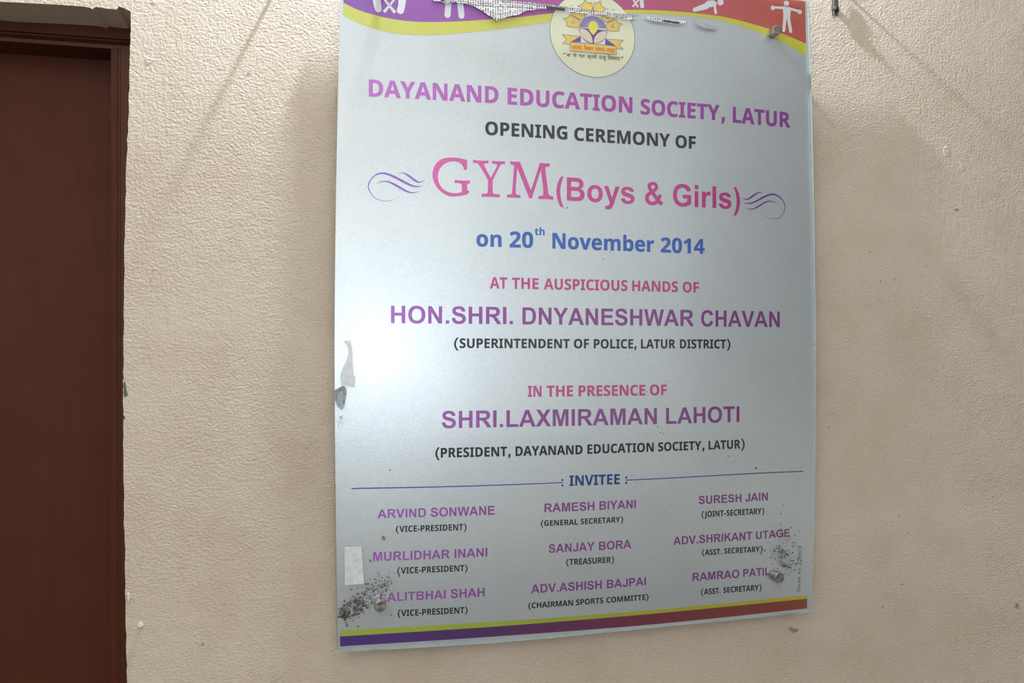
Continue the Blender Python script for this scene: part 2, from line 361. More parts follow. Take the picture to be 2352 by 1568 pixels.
def parse(path, n=4):
    import re
    shapes = []
    for sub in path.split('|'):
        loops = []; cur = None; p = (0, 0)
        for cmd, args in re.findall(r'([MLHVQZ])([^MLHVQZ]*)', sub):
            a = [float(q) for q in args.split()]
            if cmd == 'M': p = (a[0], a[1]); cur = [p]
            elif cmd == 'L': p = (a[0], a[1]); cur.append(p)
            elif cmd == 'H': p = (a[0], p[1]); cur.append(p)
            elif cmd == 'V': p = (p[0], a[0]); cur.append(p)
            elif cmd == 'Q':
                c = (a[0], a[1]); e = (a[2], a[3])
                for k in range(1, n+1):
                    t = k/n; cur.append(((1-t)**2*p[0]+2*t*(1-t)*c[0]+t*t*e[0], (1-t)**2*p[1]+2*t*(1-t)*c[1]+t*t*e[1]))
                p = e
            elif cmd == 'Z': loops.append(cur)
        shapes.append(loops)
    return shapes
def tess(loops):
    vs = [p for l in loops for p in l]
    tr = geometry.tessellate_polygon([[Vector((x, y, 0)) for x, y in l] for l in loops])
    return vs, [tuple(t) for t in tr]
_gc = {}
def grotesque(s):
    """bold grotesque lettering: returns 2-D verts and triangles, cap height 1"""
    V, T = [], []; x = 0
    for ch in s:
        adv, path = ARIAL[ch]
        if ch not in _gc: _gc[ch] = [tess(l) for l in parse(path)]
        for vs, tr in _gc[ch]:
            b = len(V); V += [((x+a)/1466, c/1466) for a, c in vs]; T += [tuple(b+i for i in t) for t in tr]
        x += adv
    return V, T
def bold(s):
    return ''.join(chr(0x1d5d4+ord(c)-65) if 'A' <= c <= 'Z' else chr(0x1d5ee+ord(c)-97) if 'a' <= c <= 'z' else chr(0x1d7ec+ord(c)-48) if '0' <= c <= '9' else c for c in s)
def font_mesh(s, off=0.0, res=4):
    cu = bpy.data.curves.new('t', 'FONT'); cu.body = s; cu.offset = off; cu.resolution_u = res
    o = bpy.data.objects.new('t', cu); COL.objects.link(o)
    me = bpy.data.meshes.new_from_object(o)
    V = [(v.co.x, v.co.y) for v in me.vertices]
    T = [tuple(p.vertices) for p in me.polygons]
    bpy.data.objects.remove(o); bpy.data.curves.remove(cu); bpy.data.meshes.remove(me)
    return V, T
def paren(left):
    """a round bracket of the humanist face"""
    pts = []; n = 10
    for k in range(n+1):
        t = k/n; y = -.27 + 1.36*t; x = .30*(1 - math.sin(math.pi*t)) ; pts.append((x, y))
    for k in range(n, -1, -1):
        t = k/n; y = -.27 + 1.36*t; x = .30*(1 - math.sin(math.pi*t)**.9*.95) + .20 - .02; pts.append((x, y))
    if not left: pts = [(.5 - x, y) for x, y in pts][::-1]
    return tess([pts])
_cap = None
def humanist(s, off=0.0):
    """bold humanist lettering (cap height 1); brackets and marks are drawn to the same weight"""
    global _cap
    if _cap is None:
        v, _ = font_mesh(bold('H')); _cap = max(y for x, y in v)
    runs = []; cur = ''
    for ch in s:
        if ch in '(),.-:':
            if cur: runs.append(cur); cur = ''
            runs.append(ch)
        else: cur += ch
    if cur: runs.append(cur)
    V, T = [], []; x = 0
    for r in runs:
        if r == '(' or r == ')':
            v, t = paren(r == '('); adv = .60; v = [(a + .04, b) for a, b in v]
        elif r == '.':
            v = [(.05+.11*(1+math.cos(q*math.pi/5)), .11+.115*math.sin(q*math.pi/5)) for q in range(10)]; t = [tuple(range(10))]; adv = .30
        elif r == ',':
            v, t = tess([[(.10, -.20), (.21, -.20), (.33, .03), (.34, .19), (.31, .23), (.15, .23), (.12, .19), (.12, .06)]]); adv = .38
        elif r == '-':
            v = [(.05, .27), (.47, .27), (.47, .43), (.05, .43)]; t = [(0, 1, 2, 3)]; adv = .53
        elif r == ':':
            v, t, adv = [], [], .3
        else:
            v, t = font_mesh(bold(r), 0.0)
            mn = min(a for a, b in v); mxx = max(a for a, b in v)
            v = [((a - mn)/_cap + .06, b/_cap) for a, b in v]; adv = (mxx-mn)/_cap + .13
        b0 = len(V); V += [(x+a, c) for a, c in v]; T += [tuple(b0+i for i in q) for q in t]
        x += adv
    if off > 0:                              # heavier weight: the same shapes again, a hair to each side
        V2, T2 = [], []
        for kk, (dx, dy) in enumerate(((-off, -off), (off, -off), (-off, off), (off, off))):
            b0 = len(V2); V2 += [(a+dx, (c+dy-.5)*(1-2*off)+.5, kk*.2) for a, c in V]; T2 += [tuple(b0+i for i in q) for q in T]
        V, T = V2, T2
    return V, T

# ------------------------------------------------------------------ the signboard
YP = -.025                                  # plane of the printed sheet
LAY = .00009
class Print:
    """flat print on the sheet: shapes with several inks, one mesh"""
    def __init__(s): s.v = []; s.f = []; s.m = []; s.mats = []
    def mi(s, m):
        if m not in s.mats: s.mats.append(m)
        return s.mats.index(m)
    def poly(s, pts, mat, lay=1, holes=(), raw=False):
        loops = [list(pts)] + [list(h) for h in holes]
        vs, tr = tess(loops); b = len(s.v)
        for x, y in vs: s.v.append(W(x, y, YP - lay*LAY))
        k = s.mi(mat)
        for t in tr:
            s.f.append(tuple(b+i for i in t)); s.m.append(k)
    def text(s, V, T, q, mat, lay=2, head=1.0):
        """fit 2-D lettering into the measured quad q = (x0, x1, top0, base0, top1, base1)"""
        x0, x1, t0, b0, t1, b1 = q; y = YP - lay*LAY
        TL, BL, TR, BR = W(x0, t0, y), W(x0, b0, y), W(x1, t1, y), W(x1, b1, y)
        xs = [p[0] for p in V]; mn, mx = min(xs), max(xs); b = len(s.v)
        for a, c, *lift in V:
            u = (a-mn)/(mx-mn); v = c/head
            p = (BL*(1-v)+TL*v)*(1-u) + (BR*(1-v)+TR*v)*u
            if lift: p.y -= lift[0]*LAY
            s.v.append(p)
        k = s.mi(mat)
        for t in T: s.f.append(tuple(b+i for i in t)); s.m.append(k)
    def stroke(s, pts, mat, lay=2, k=1.0, sub=4):
        """tapering brush stroke through (x, y, width)"""
        P = []
        for i in range(len(pts)-1):
            p0 = pts[max(i-1, 0)]; p1 = pts[i]; p2 = pts[i+1]; p3 = pts[min(i+2, len(pts)-1)]
            for j in range(sub):
                t = j/sub
                P.append(tuple(.5*((2*b)+(-a+c)*t+(2*a-5*b+4*c-d)*t*t+(-a+3*b-3*c+d)*t**3) for a, b, c, d in zip(p0, p1, p2, p3)))
        P.append(pts[-1])
        L, R = [], []
        for i, (x, y, w_) in enumerate(P):
            a = P[max(i-1, 0)]; c = P[min(i+1, len(P)-1)]
            dx, dy = c[0]-a[0], c[1]-a[1]; n = math.hypot(dx, dy) or 1; w_ = max(w_, .3)*k
            L.append((x-dy/n*w_/2, y+dx/n*w_/2)); R.append((x+dy/n*w_/2, y-dx/n*w_/2))
        b = len(s.v)
        for l, r in zip(L, R):
            s.v.append(W(l[0], l[1], YP-lay*LAY)); s.v.append(W(r[0], r[1], YP-lay*LAY))
        kk = s.mi(mat)
        for i in range(len(P)-1):
            s.f.append((b+2*i, b+2*i+1, b+2*i+3, b+2*i+2)); s.m.append(kk)
    def capsule(s, p, q, r, mat, lay=2, r2=None):
        r2 = r if r2 is None else r2
        a = math.atan2(q[1]-p[1], q[0]-p[0]); pts = []
        for k in range(9):
            t = a + math.pi/2 + math.pi*k/8; pts.append((p[0]+r*math.cos(t), p[1]+r*math.sin(t)))
        for k in range(9):
            t = a - math.pi/2 + math.pi*k/8; pts.append((q[0]+r2*math.cos(t), q[1]+r2*math.sin(t)))
        s.poly(pts, mat, lay)
    def disc(s, c, r, mat, lay=2, n=20):
        s.poly([(c[0]+r*math.cos(2*math.pi*k/n), c[1]+r*math.sin(2*math.pi*k/n)) for k in range(n)], mat, lay)
    def outline(s, pts, w_, mat, lay=3, closed=True):
        P = list(pts) + ([pts[0]] if closed else [])
        for a, b in zip(P, P[1:]): s.stroke([(a[0], a[1], w_), (b[0], b[1], w_)], mat, lay, 1, 1)
    def build(s, name, parent, label=None):
        me = bpy.data.meshes.new(name); me.from_pydata([tuple(v - PO) for v in s.v], [], s.f)
        for m in s.mats: me.materials.append(m)
        me.polygons.foreach_set('material_index', s.m); me.update()
        o = bpy.data.objects.new(name, me); COL.objects.link(o); o.parent = parent
        if label: o['label'] = label
        return o

def curve(pts, n=6):
    """points of a smooth curve through the measured ones"""
    P = []
    for i in range(len(pts)-1):
        p0 = pts[max(i-1, 0)]; p1 = pts[i]; p2 = pts[i+1]; p3 = pts[min(i+2, len(pts)-1)]
        for j in range(n):
            t = j/n
            P.append(tuple(.5*((2*b)+(-a+c)*t+(2*a-5*b+4*c-d)*t*t+(-a+3*b-3*c+d)*t**3) for a, b, c, d in zip(p0, p1, p2, p3)))
    P.append(pts[-1]); return P

# outline of the acrylic sheet and of the print behind it
slabR = curve([(1856, -4), (1862, 160), (1866.5, 320), (1871, 560), (1873.5, 800), (1872.5, 1080), (1869, 1280), (1864.5, 1405)])
slabB = curve([(1864.5, 1405), (1500, 1441.5), (1140, 1475.5), (773, 1497.5)])
slabL = curve([(773, 1497.5), (768.6, 1200), (766.2, 960), (765.6, 740), (768, 500), (771, 320), (775, 130), (778.5, 0), (782, -116)])
prR = curve([(1849, 3), (1854, 160), (1860, 400), (1864.5, 640), (1866, 800), (1863.5, 1080), (1859, 1280), (1853.5, 1397)])
prB = curve([(1853.5, 1397), (1500, 1433.4), (1140, 1461), (781.5, 1484)])
prL = curve([(781.5, 1484), (777.5, 1200), (775.5, 960), (775.5, 740), (778.5, 500), (782, 320), (786, 130), (788.6, 6), (791, -104)])
board = empty('signboard', (W(1320, 1450, -.025).x, -.0275, W(1320, 1450, -.025).z))
tag(board, label='silver notice board with printed names behind clear acrylic, bolted to the cream wall', category='signboard')
PO = Vector(board.location)
def slab(pts, y0, y1, name, mats, bev=0):
    bm = bmesh.new()
    a = [bm.verts.new(W(x, y, y0) - PO) for x, y in pts]
    ref = [W(x, y, y0) for x, y in pts]
    b = [bm.verts.new(Vector((p.x, y1, p.z)) - PO) for p in ref]
    tr = geometry.tessellate_polygon([[Vector((p.x, p.z, 0)) for p in ref]])
    for t in tr:
        bm.faces.new([a[i] for i in t]); bm.faces.new([b[i] for i in t[::-1]])
    n = len(pts)
    for i in range(n):
        f = bm.faces.new((a[i], a[(i+1) % n], b[(i+1) % n], b[i])); f.material_index = 1 if len(mats) > 1 else 0
    bmesh.ops.recalc_face_normals(bm, faces=bm.faces[:])
    return from_bm(name, bm, mats, board)
def clean(p):
    o = [p[0]]
    for q in p[1:]:
        if math.dist(q, o[-1]) > .5: o.append(q)
    if math.dist(o[0], o[-1]) < .5: o.pop()
    return o
sheet = slab(clean(slabR + slabB + slabL), -.0310, -.0262, 'acrylic_sheet', [M['acrylic'], M['edge']])
shR = [(x + 8.5, y) for x, y in prR[:-1]] + [(1861.5, 1402.5)]
shB = [(1861.5, 1402.5)] + [(x, y - 2) for x, y in slabB[4:-1]] + [(776, 1493.5)]
shL = [(x + 3, y) for x, y in slabL[1:]]
back = slab(clean(shR + shB + shL), -.0250, -.0222, 'printed_sheet', [M['silver'], M['backing']])

I = {}
I['purple_title'] = ink('ink_purple_title', [(.05, (196, 122, 208)), (.5, (176, 88, 172)), (1.0, (142, 66, 150))])  # fade from left to right: part print, part light put into the ink
I['purple'] = ink('ink_purple', [(.05, (176, 108, 204)), (.35, (150, 78, 156)), (1.0, (130, 74, 134))])
I['dark'] = ink('ink_black', [(0, (28, 37, 43))], 0, .6)
I['pink'] = ink('ink_pink', [(.1, (226, 108, 182)), (.5, (206, 78, 150)), (1.0, (184, 58, 126))])
I['rose'] = ink('ink_rose', [(.2, (206, 80, 148)), (1.0, (190, 78, 118))])
I['blue'] = ink('ink_blue', [(0, (58, 106, 188))])
I['navy'] = ink('ink_navy', [(0, (34, 74, 140))])
I['violet'] = ink('ink_violet', [(.05, (150, 112, 210)), (.9, (112, 78, 158))])
I['line'] = ink('ink_line', [(.05, (72, 66, 190)), (1.0, (56, 50, 128))])
I['grey'] = ink('ink_grey', [(0, (136, 138, 138))])
I['band'] = ink('ink_band', [(.02, (134, 84, 172)), (.30, (160, 86, 168)), (.55, (180, 88, 134)), (.78, (190, 96, 96)), (1.0, (186, 92, 72))], .2, .45, .08)
I['foot'] = ink('ink_foot_band', [(.02, (84, 50, 138)), (.30, (92, 52, 110)), (.6, (122, 54, 74)), (1.0, (150, 76, 56))], .2, .45, .08)
I['yellow'] = ink('ink_yellow', [(.02, (208, 210, 104)), (1.0, (204, 198, 66))], .2, .45, .06)
I['lime'] = ink('ink_lime', [(.02, (176, 196, 76)), (.5, (168, 180, 58)), (1.0, (190, 184, 54))], .2, .45, .06)
I['white'] = ink('ink_white_figure', [(0, (222, 226, 228))], .2, .5, .04)
I['cream'] = ink('ink_cream', [(0, (226, 226, 196))], .15, .5, .04)
I['gold'] = ink('ink_gold', [(0, (226, 200, 98))], .1, .5, .06)
I['eviolet'] = ink('ink_emblem_violet', [(0, (98, 76, 162))], .1, .5, .06)
I['beige'] = ink('ink_beige', [(0, (222, 204, 178))], .1, .5, .04)
I['lilac'] = ink('ink_lilac', [(0, (222, 220, 232))], .1, .5, .04)
I['red'] = ink('ink_red', [(0, (214, 96, 52))], .1, .5, .06)
I['seed'] = ink('ink_seed', [(0, (226, 220, 92))], .1, .5, .06)
I['thin'] = ink('ink_thin_line', [(0, (96, 78, 112))], .1, .5, .06)

# ---- bands
topR = curve([(1849, 3), (1850, 60), (1852.3, 100.5)])
up = [(791, -104), (788.6, 6)] + curve([(788.6, 6), (819.5, 21.4), (855, 33), (903, 44), (950, 49.5), (998, 50.5), (1058, 48.8), (1117, 45), (1153, 42.6), (1212, 37), (1272, 30), (1330, 25), (1385, 23), (1438, 22.6), (1489, 23), (1546, 25.7), (1604, 31), (1650, 36.7), (1695, 46), (1764, 65.4), (1810, 82.6), (1851.8, 100.5)], 4)[1:]
low = curve([(788.3, 35.7), (819.5, 51), (855, 64.8), (891, 73.8), (927, 78.6), (962, 80), (998, 80), (1058, 75.7), (1117, 70), (1153, 66), (1212, 58), (1262, 50.5), (1330, 41), (1385, 33), (1440.6, 29.4), (1489, 32), (1546, 34), (1594, 38), (1638, 43.6), (1695, 57.4), (1753, 78), (1799, 97.6), (1852.7, 128.6)], 4)
pr = Print(); pr.poly(clean(up + [(1849.2, 3)]), I['band'], 1); pr.build('top_band', back, 'purple to orange printed band along the top')
upc = [q for q in up if q[1] > 5.5]
pr = Print(); pr.poly(clean(upc + low[::-1]), I['yellow'], 2); pr.build('curved_stripe', back, 'yellow curved stripe under the top band')
y0 = curve([(781, 1447.6), (1140, 1426.9), (1500, 1400.4), (1854.2, 1366.3)]); y1 = curve([(781, 1461.3), (1140, 1438.3), (1500, 1409), (1854, 1374.4)]); y2 = prB[::-1]
pr = Print(); pr.poly(clean(y0 + y1[::-1]), I['lime'], 1); pr.build('foot_stripe', back, 'yellow green stripe above the bottom band')
pr = Print(); pr.poly(clean(y1 + y2[::-1]), I['foot'], 1); pr.build('foot_band', back, 'purple to rust red band along the bottom')

# ---- white figures in the top band
def c1(x, y): return (760 + x/4.2, y/4.2)
def c3(x, y): return (1420 + x/4.356, y/4.356)
def c2(x, y): return (1200 + x/6.918, y/6.918)
def c8(x, y): return (820 + x/4.704, 340 + y/4.704)
def cb(x, y): return (980 + x/7.84, y/7.84)
wh = I['white']
pr = Print()
pr.poly([c1(*p) for p in ((392, -60), (403, 0), (415, 60), (430, 105), (455, 122), (480, 112), (490, 90), (485, 40), (478, -60))], wh, 2)
pr.poly([c1(*p) for p in ((655, -60), (650, 50), (637, 95), (640, 120), (670, 138), (700, 125), (712, 80), (722, 30), (735, -60))], wh, 2)
pr.stroke([(*c1(505, -20), 5), (*c1(565, 55), 5), (*c1(620, 122), 8)], wh, 2); pr.stroke([(*c1(622, -20), 5), (*c1(566, 52), 5), (*c1(512, 117), 8)], wh, 3)
pr.disc(c1(565, 50), 1.5, I['band'], 4, 10); pr.build('printed_figure', back, 'white weightlifter figure in the purple band')
pr = Print(); pr.capsule(cb(408, -120), cb(375, 268), 7.4, wh, 2, 7); pr.capsule(cb(585, -120), cb(628, 283), 7.2, wh, 2, 6.8)
pr.build('printed_figure', back, 'pair of white legs below the torn newspaper')
pr = Print(); pr.stroke([(*c2(1745, -30), 4.5), (*c2(1795, 45), 4), (*c2(1838, 112), 5)], wh, 2); pr.stroke([(*c2(1865, -30), 4.5), (*c2(1800, 50), 4), (*c2(1752, 108), 5)], wh, 3)
pr.capsule(c2(1885, -60), c2(1903, 98), 4.2, wh, 2, 4.7); pr.build('printed_figure', back, 'white figure fragment right of the round emblem')
pr = Print(); pr.capsule(c3(766, 97), c3(880, 62), 4.8, wh, 2, 7); pr.poly([c3(*p) for p in ((860, 72), (868, 30), (890, 10), (945, 2), (975, 12), (987, 38), (978, 62), (940, 70), (905, 73))], wh, 3)
pr.capsule(c3(962, 45), c3(976, 128), 2.6, wh, 2, 3); pr.disc(c3(1023, 22), 7.3, wh, 2); pr.build('printed_figure', back, 'white push-up figure in the orange band')
pr = Print(); pr.disc(c3(1683, 35), 6.2, wh, 2); pr.capsule(c3(1550, 74), c3(1668, 78), 2.6, wh, 2, 3.2); pr.capsule(c3(1700, 82), c3(1812, 113), 3.2, wh, 2, 2.6)
pr.disc(c3(1548, 78), 5.2, wh, 3); pr.disc(c3(1815, 119), 5, wh, 3)
pr.poly([c3(*p) for p in ((1645, 66), (1725, 76), (1726, 120), (1718, 195), (1652, 192), (1650, 130))], wh, 4)
pr.capsule(c3(1668, 180), c3(1656, 306), 4, wh, 3, 3.3); pr.capsule(c3(1702, 180), c3(1726, 316), 4, wh, 3, 3.3)
pr.build('printed_figure', back, 'white standing figure with arms out at the top right')

# ---- round emblem
pr = Print()
def ell(r, n=72): return [(1360.5 + r*math.cos(t), 80 + r*.994*math.sin(t) + .112*r*math.cos(t)) for t in (2*math.pi*k/n for k in range(n))]
pr.poly(ell(98), I['thin'], 3); pr.poly(ell(97.1), I['cream'], 4)
def petal(pts, ring=None, n=3):
    P = curve([c2(*p) for p in pts], n)[:-1] if n > 1 else [c2(*p) for p in pts]
    pr.poly(clean(P), I['gold'], 5); pr.outline(clean(P), 1.0, I['eviolet'], 6)
    if ring: pr.disc(c2(*ring), 3.4, I['eviolet'], 7, 16); pr.disc(c2(*ring), 2.3, I['cream'], 8, 16)
petal([(760, 205), (800, 200), (880, 195), (985, 210), (995, 250), (980, 290), (930, 315), (870, 290), (760, 205)], None)
petal([(1255, 230), (1258, 285), (1285, 325), (1330, 350), (1400, 330), (1470, 270), (1420, 225), (1330, 205), (1255, 230)], (1345, 260))
petal([(650, 297), (700, 285), (735, 260), (752, 236), (830, 275), (900, 315), (916, 360), (905, 415), (850, 440), (780, 430), (700, 412), (708, 375), (700, 340), (650, 297)], (808, 350))
petal([(1582, 380), (1540, 368), (1505, 340), (1485, 310), (1420, 335), (1350, 365), (1328, 415), (1345, 468), (1400, 495), (1470, 494), (1538, 490), (1532, 450), (1545, 415), (1582, 380)], (1430, 410))
petal([(918, 76), (955, 60), (980, 30), (988, 0), (1030, 36), (1065, 46), (1100, 42), (1108, 85), (1118, 126), (1110, 160), (1030, 170), (950, 150), (918, 76)], None)
petal([(1127, 126), (1140, 85), (1140, 45), (1190, 42), (1245, 12), (1248, 55), (1262, 95), (1312, 130), (1300, 175), (1210, 185), (1130, 165), (1127, 126)], None)
for tri_ in (((768, 95), (785, 82), (795, 98)), ((860, 100), (900, 86), (915, 108)), ((1338, 150), (1340, 134), (1375, 155)), ((1430, 160), (1452, 148), (1465, 164))):
    pr.poly([c2(*p) for p in tri_], I['eviolet'], 6)
# half-disc of rays
pr.poly([c2(1120 + 205*math.cos(t), 440 - 185*math.sin(t) + 12*math.cos(t)) for t in (math.pi*k/24 for k in range(25))], I['lilac'], 5)
for k in range(21):
    t = math.pi*(k+.5)/21; d = .052
    pr.poly([c2(1120 + r*math.cos(t+e), 440 - r*.9*math.sin(t+e) + .06*r*math.cos(t+e)) for r, e in ((70, -.03), (205, -d), (205, d), (70, .03))], I['eviolet'], 6)
pr.poly([c2(*p) for p in curve([(898, 440), (905, 500), (935, 570), (985, 635), (1050, 678), (1130, 692), (1200, 685), (1270, 650), (1318, 590), (1340, 530), (1346, 482)], 3)], I['eviolet'], 7)
pr.poly([c2(*p) for p in ((925, 585), (945, 600), (980, 640), (1040, 680), (925, 668))], I['lilac'], 6)
pr.poly([c2(*p) for p in ((1318, 618), (1285, 650), (1240, 680), (1200, 694), (1315, 706))], I['lilac'], 6)
pr.poly([c2(*p) for p in curve([(910, 452), (915, 520), (945, 580), (1000, 635), (1050, 665), (1110, 682), (1112, 630), (1095, 570), (1060, 515), (1010, 475), (960, 457), (910, 452)], 3)[:-1]], I['beige'], 8)
pr.poly([c2(*p) for p in curve([(1336, 490), (1330, 550), (1300, 610), (1250, 655), (1190, 680), (1138, 684), (1138, 630), (1160, 575), (1200, 530), (1260, 500), (1336, 490)], 3)[:-1]], I['beige'], 8)
pr.poly([c2(*p) for p in curve([(1120, 330), (1080, 345), (1055, 385), (1047, 430), (1060, 475), (1090, 520), (1126, 557), (1160, 520), (1190, 475), (1199, 430), (1190, 380), (1160, 342), (1120, 330)], 3)[:-1]], I['seed'], 9)
def flat(pts, m, lay):
    P = [c2(*p) for p in pts]; pr.poly(P, m, lay); pr.outline(P, .9, I['eviolet'], lay+1)
flat([(630, 545), (925, 577), (925, 600), (765, 668), (765, 703), (635, 694), (702, 620)], I['gold'], 5)
flat([(1320, 615), (1603, 640), (1535, 706), (1603, 786), (1487, 775), (1475, 728)], I['gold'], 5)
pr.poly([c2(*p) for p in ((925, 577), (926, 668), (765, 664))], I['eviolet'], 8)
pr.poly([c2(*p) for p in ((1318, 616), (1475, 728), (1314, 706))], I['eviolet'], 8)
flat([(758, 668), (1487, 733), (1492, 869), (756, 806)], I['gold'], 9)
pr.build('emblem', back, 'round cream emblem with petals, seed, rays and ribbon')

# Indic words set by hand: a piece may be cut on the right so that it joins the next letter
_dh = None
def indic(pieces):
    global _dh
    if _dh is None:
        v, _ = font_mesh('\u0928'); _dh = max(b for a, b in v)
    V, T = [], []; x = 0
    for ch, cut in pieces:
        v, t = font_mesh(ch, .012, 2)
        mn, mx = min(a for a, b in v), max(a for a, b in v); lim = mn + (mx-mn)*cut
        v = [(x + min(a, lim) - mn, b/_dh*1.0) for a, b in v]
        b0 = len(V); V += [(a, b) for a, b in v]; T += [tuple(b0+i for i in q) for q in t]
        x += (lim - mn)*.985
    return V, T
def words(pr, lst, x0, x1, h0, b0, h1, b1, mat, lay):
    for pieces, a, b in lst:
        fa, fb = (a-x0)/(x1-x0), (b-x0)/(x1-x0)
        q = []
        for f in (fa, fb): q += [h0+(h1-h0)*f, b0+(b1-b0)*f]
        V, T = indic(pieces)
        if not V: continue
        pr.text(V, T, (c2(a, 0)[0], c2(b, 0)[0], q[0]/6.918, q[1]/6.918, q[2]/6.918, q[3]/6.918), mat, lay)
pr = Print()
words(pr, [([('\u0926\u092f\u093e\u0928\u0902\u0926', 1)], 780, 946), ([('\u093f\u0936', 1), ('\u0915', .72), ('\u0937\u0923', 1)], 973, 1132), ([('\u0938\u0902', 1), ('\u0938', .68), ('\u0925\u093e,', 1)], 1158, 1318), ([('\u0932\u093e\u0924\u0942\u0930', 1)], 1338, 1470)],
      780, 1470, 722, 776, 778, 832, I['red'], 12)
pr.build('lettering', back, 'red lettering on the emblem ribbon')
pr = Print()
words(pr, [([("''", 1)], 648, 688), ([('\u0906', 1)], 700, 765), ([('\u0928\u094b', 1)], 800, 862), ([('\u092d\u0926', 1), ('\u0930\u093e', 1)], 893, 992), ([('\u0915\u0943\u0924\u0935\u094b', 1)], 1030, 1182), ([('\u092f', 1), ('\u0928', .66), ('\u0924\u0941', 1)], 1215, 1326), ([('\u093f\u0935\u0936', .8), ('\u0935', 1), ('\u0938', .68), ('\u0924:', 1)], 1355, 1556), ([("''", 1)], 1566, 1602)],
      700, 1555, 852, 896, 908, 962, I['dark'], 5)
pr.build('lettering', back, 'tiny dark lettering under the emblem ribbon')

# ---- lettering, line by line.  word = (text, x0, x1, top0, base0, top1, base1)
H, G_ = humanist, grotesque
def line(label, face, mat, ws, off=0.0):
    pr = Print()
    for s_, *q in ws:
        V, T = face(s_) if face is G_ else face(s_, off)
        pr.text(V, T, q, mat, 2)
    pr.build('lettering', back, label)
line('large lavender capital headline', H, I['purple_title'], [
 ('DAYANAND', 847.2, 1145, 182.1, 221.5, 198.9, 237.6), ('EDUCATION', 1166, 1452.7, 200.9, 239.6, 223.2, 259.9),
 ('SOCIETY,', 1471.4, 1665.3, 226.6, 262.4, 242.3, 277.7), ('LATUR', 1683.3, 1814.8, 244.7, 281.2, 258.4, 293.3)], +.012)
line('dark grey capital line under the headline', H, I['dark'], [
 ('OPENING', 1114.6, 1303.1, 278.6, 309.5, 290, 320.5), ('CEREMONY', 1319, 1538.9, 292, 322.5, 307.5, 337.5), ('OF', 1551.5, 1598.1, 309.9, 339, 313, 342.2)], +.012)
line('pink line in brackets after the big serif letters', G_, I['pink'], [
 ('(Boys', 1277.9, 1457.6, 405.5, 459.3, 416.4, 468.3), ('&', 1481.4, 1523.8, 417.9, 469.5, 420.5, 471.7), ('Girls)', 1545.7, 1700, 421.8, 472.8, 431.2, 480.6)])
line('blue date line', H, I['blue'], [
 ('on', 1094.3, 1152.1, 529, 566, 530.7, 566.9), ('20', 1170.5, 1224.8, 531.2, 568.1, 532.9, 569.3), ('th', 1228.1, 1251, 522.9, 539.5, 523.3, 540.5),
 ('November', 1268.8, 1502.6, 534.5, 570.7, 544, 578.8), ('2014', 1517.6, 1618.6, 544.9, 579.5, 548.8, 583.1)], +.012)
line('rose capital line above the first name', H, I['rose'], [
 ('AT', 1125.2, 1165, 636.2, 662.4, 636.9, 662.9), ('THE', 1175.7, 1237.1, 637.4, 663, 638.6, 664), ('AUSPICIOUS', 1249, 1441.2, 639.3, 664.3, 643.3, 668.1),
 ('HANDS', 1452.1, 1557.4, 644, 668.3, 646.2, 670.7), ('OF', 1568.1, 1605.5, 646.7, 671.2, 647.6, 671.9)], +.010)
line('purple name in the middle of the board', G_, I['purple'], [
 ('HON.SHRI.', 898, 1178, 701.8, 742, 704.9, 744.3), ('DNYANESHWAR', 1200, 1593.7, 705.5, 744.7, 711.4, 748.8), ('CHAVAN', 1610.4, 1791, 712, 749.4, 715.3, 751.2)])
line('black bracketed title under the middle name', H, I['dark'], [
 ('(SUPERINTENDENT', 1042.7, 1308.6, 776.7, 799, 778.4, 799.6), ('OF', 1318.2, 1353.1, 778.2, 799.6, 778.3, 799.7), ('POLICE,', 1363.9, 1462, 778.6, 800, 778.8, 800),
 ('LATUR', 1472.2, 1551.2, 779, 800, 779.1, 800), ('DISTRICT)', 1561.8, 1677.8, 779.2, 800, 779.6, 800)], +.010)
line('rose capital line above the second name', H, I['rose'], [
 ('IN', 1212.4, 1243.9, 885.9, 911.1, 885.6, 910.9), ('THE', 1255.8, 1316.1, 885.4, 910.6, 885, 910.1), ('PRESENCE', 1329, 1481.9, 885, 909.8, 883.4, 908.1), ('OF', 1493, 1531.5, 883.1, 907.7, 882.9, 907.2)], +.012)
line('purple name in the lower middle of the board', G_, I['purple'], [
 ('SHRI.LAXMIRAMAN', 1014.7, 1508.8, 943.8, 983.3, 936.6, 973.9), ('LAHOTI', 1529.9, 1698.4, 936.1, 973.4, 932.5, 968.7)])
line('black bracketed title under the lower middle name', H, I['dark'], [
 ('(PRESIDENT,', 999.7, 1172.8, 1028.7, 1050.9, 1025.2, 1047.3), ('DAYANAND', 1184.1, 1338.2, 1024.8, 1047.1, 1021.6, 1042.8), ('EDUCATION', 1349.2, 1501.6, 1020.6, 1042.1, 1016.1, 1036.9),
 ('SOCIETY,', 1511.6, 1617.9, 1015.9, 1036.1, 1012.2, 1032.6), ('LATUR)', 1627.6, 1710.5, 1012.2, 1032.1, 1009, 1029.5)], +.010)
line('small navy heading between two thin rules', H, I['navy'], [('INVITEE', 1307.8, 1423.5, 1091.9, 1115.9, 1088.2, 1111.5)], +.010)
def small(name, ws): line(name, G_, I['purple'], ws)
def paren_line(name, ws): line(name, H, I['dark'], ws, +.007)
small('small purple name, top of the left column', [('ARVIND', 866.9, 978.3, 1169.5, 1190, 1166.4, 1187.1), ('SONWANE', 989.3, 1136.3, 1166.1, 1186.8, 1161.1, 1181.6)])
paren_line('black bracketed office, top of the left column', [('(VICE-PRESIDENT)', 909, 1071.7, 1207.9, 1221.7, 1202.6, 1217.2)])
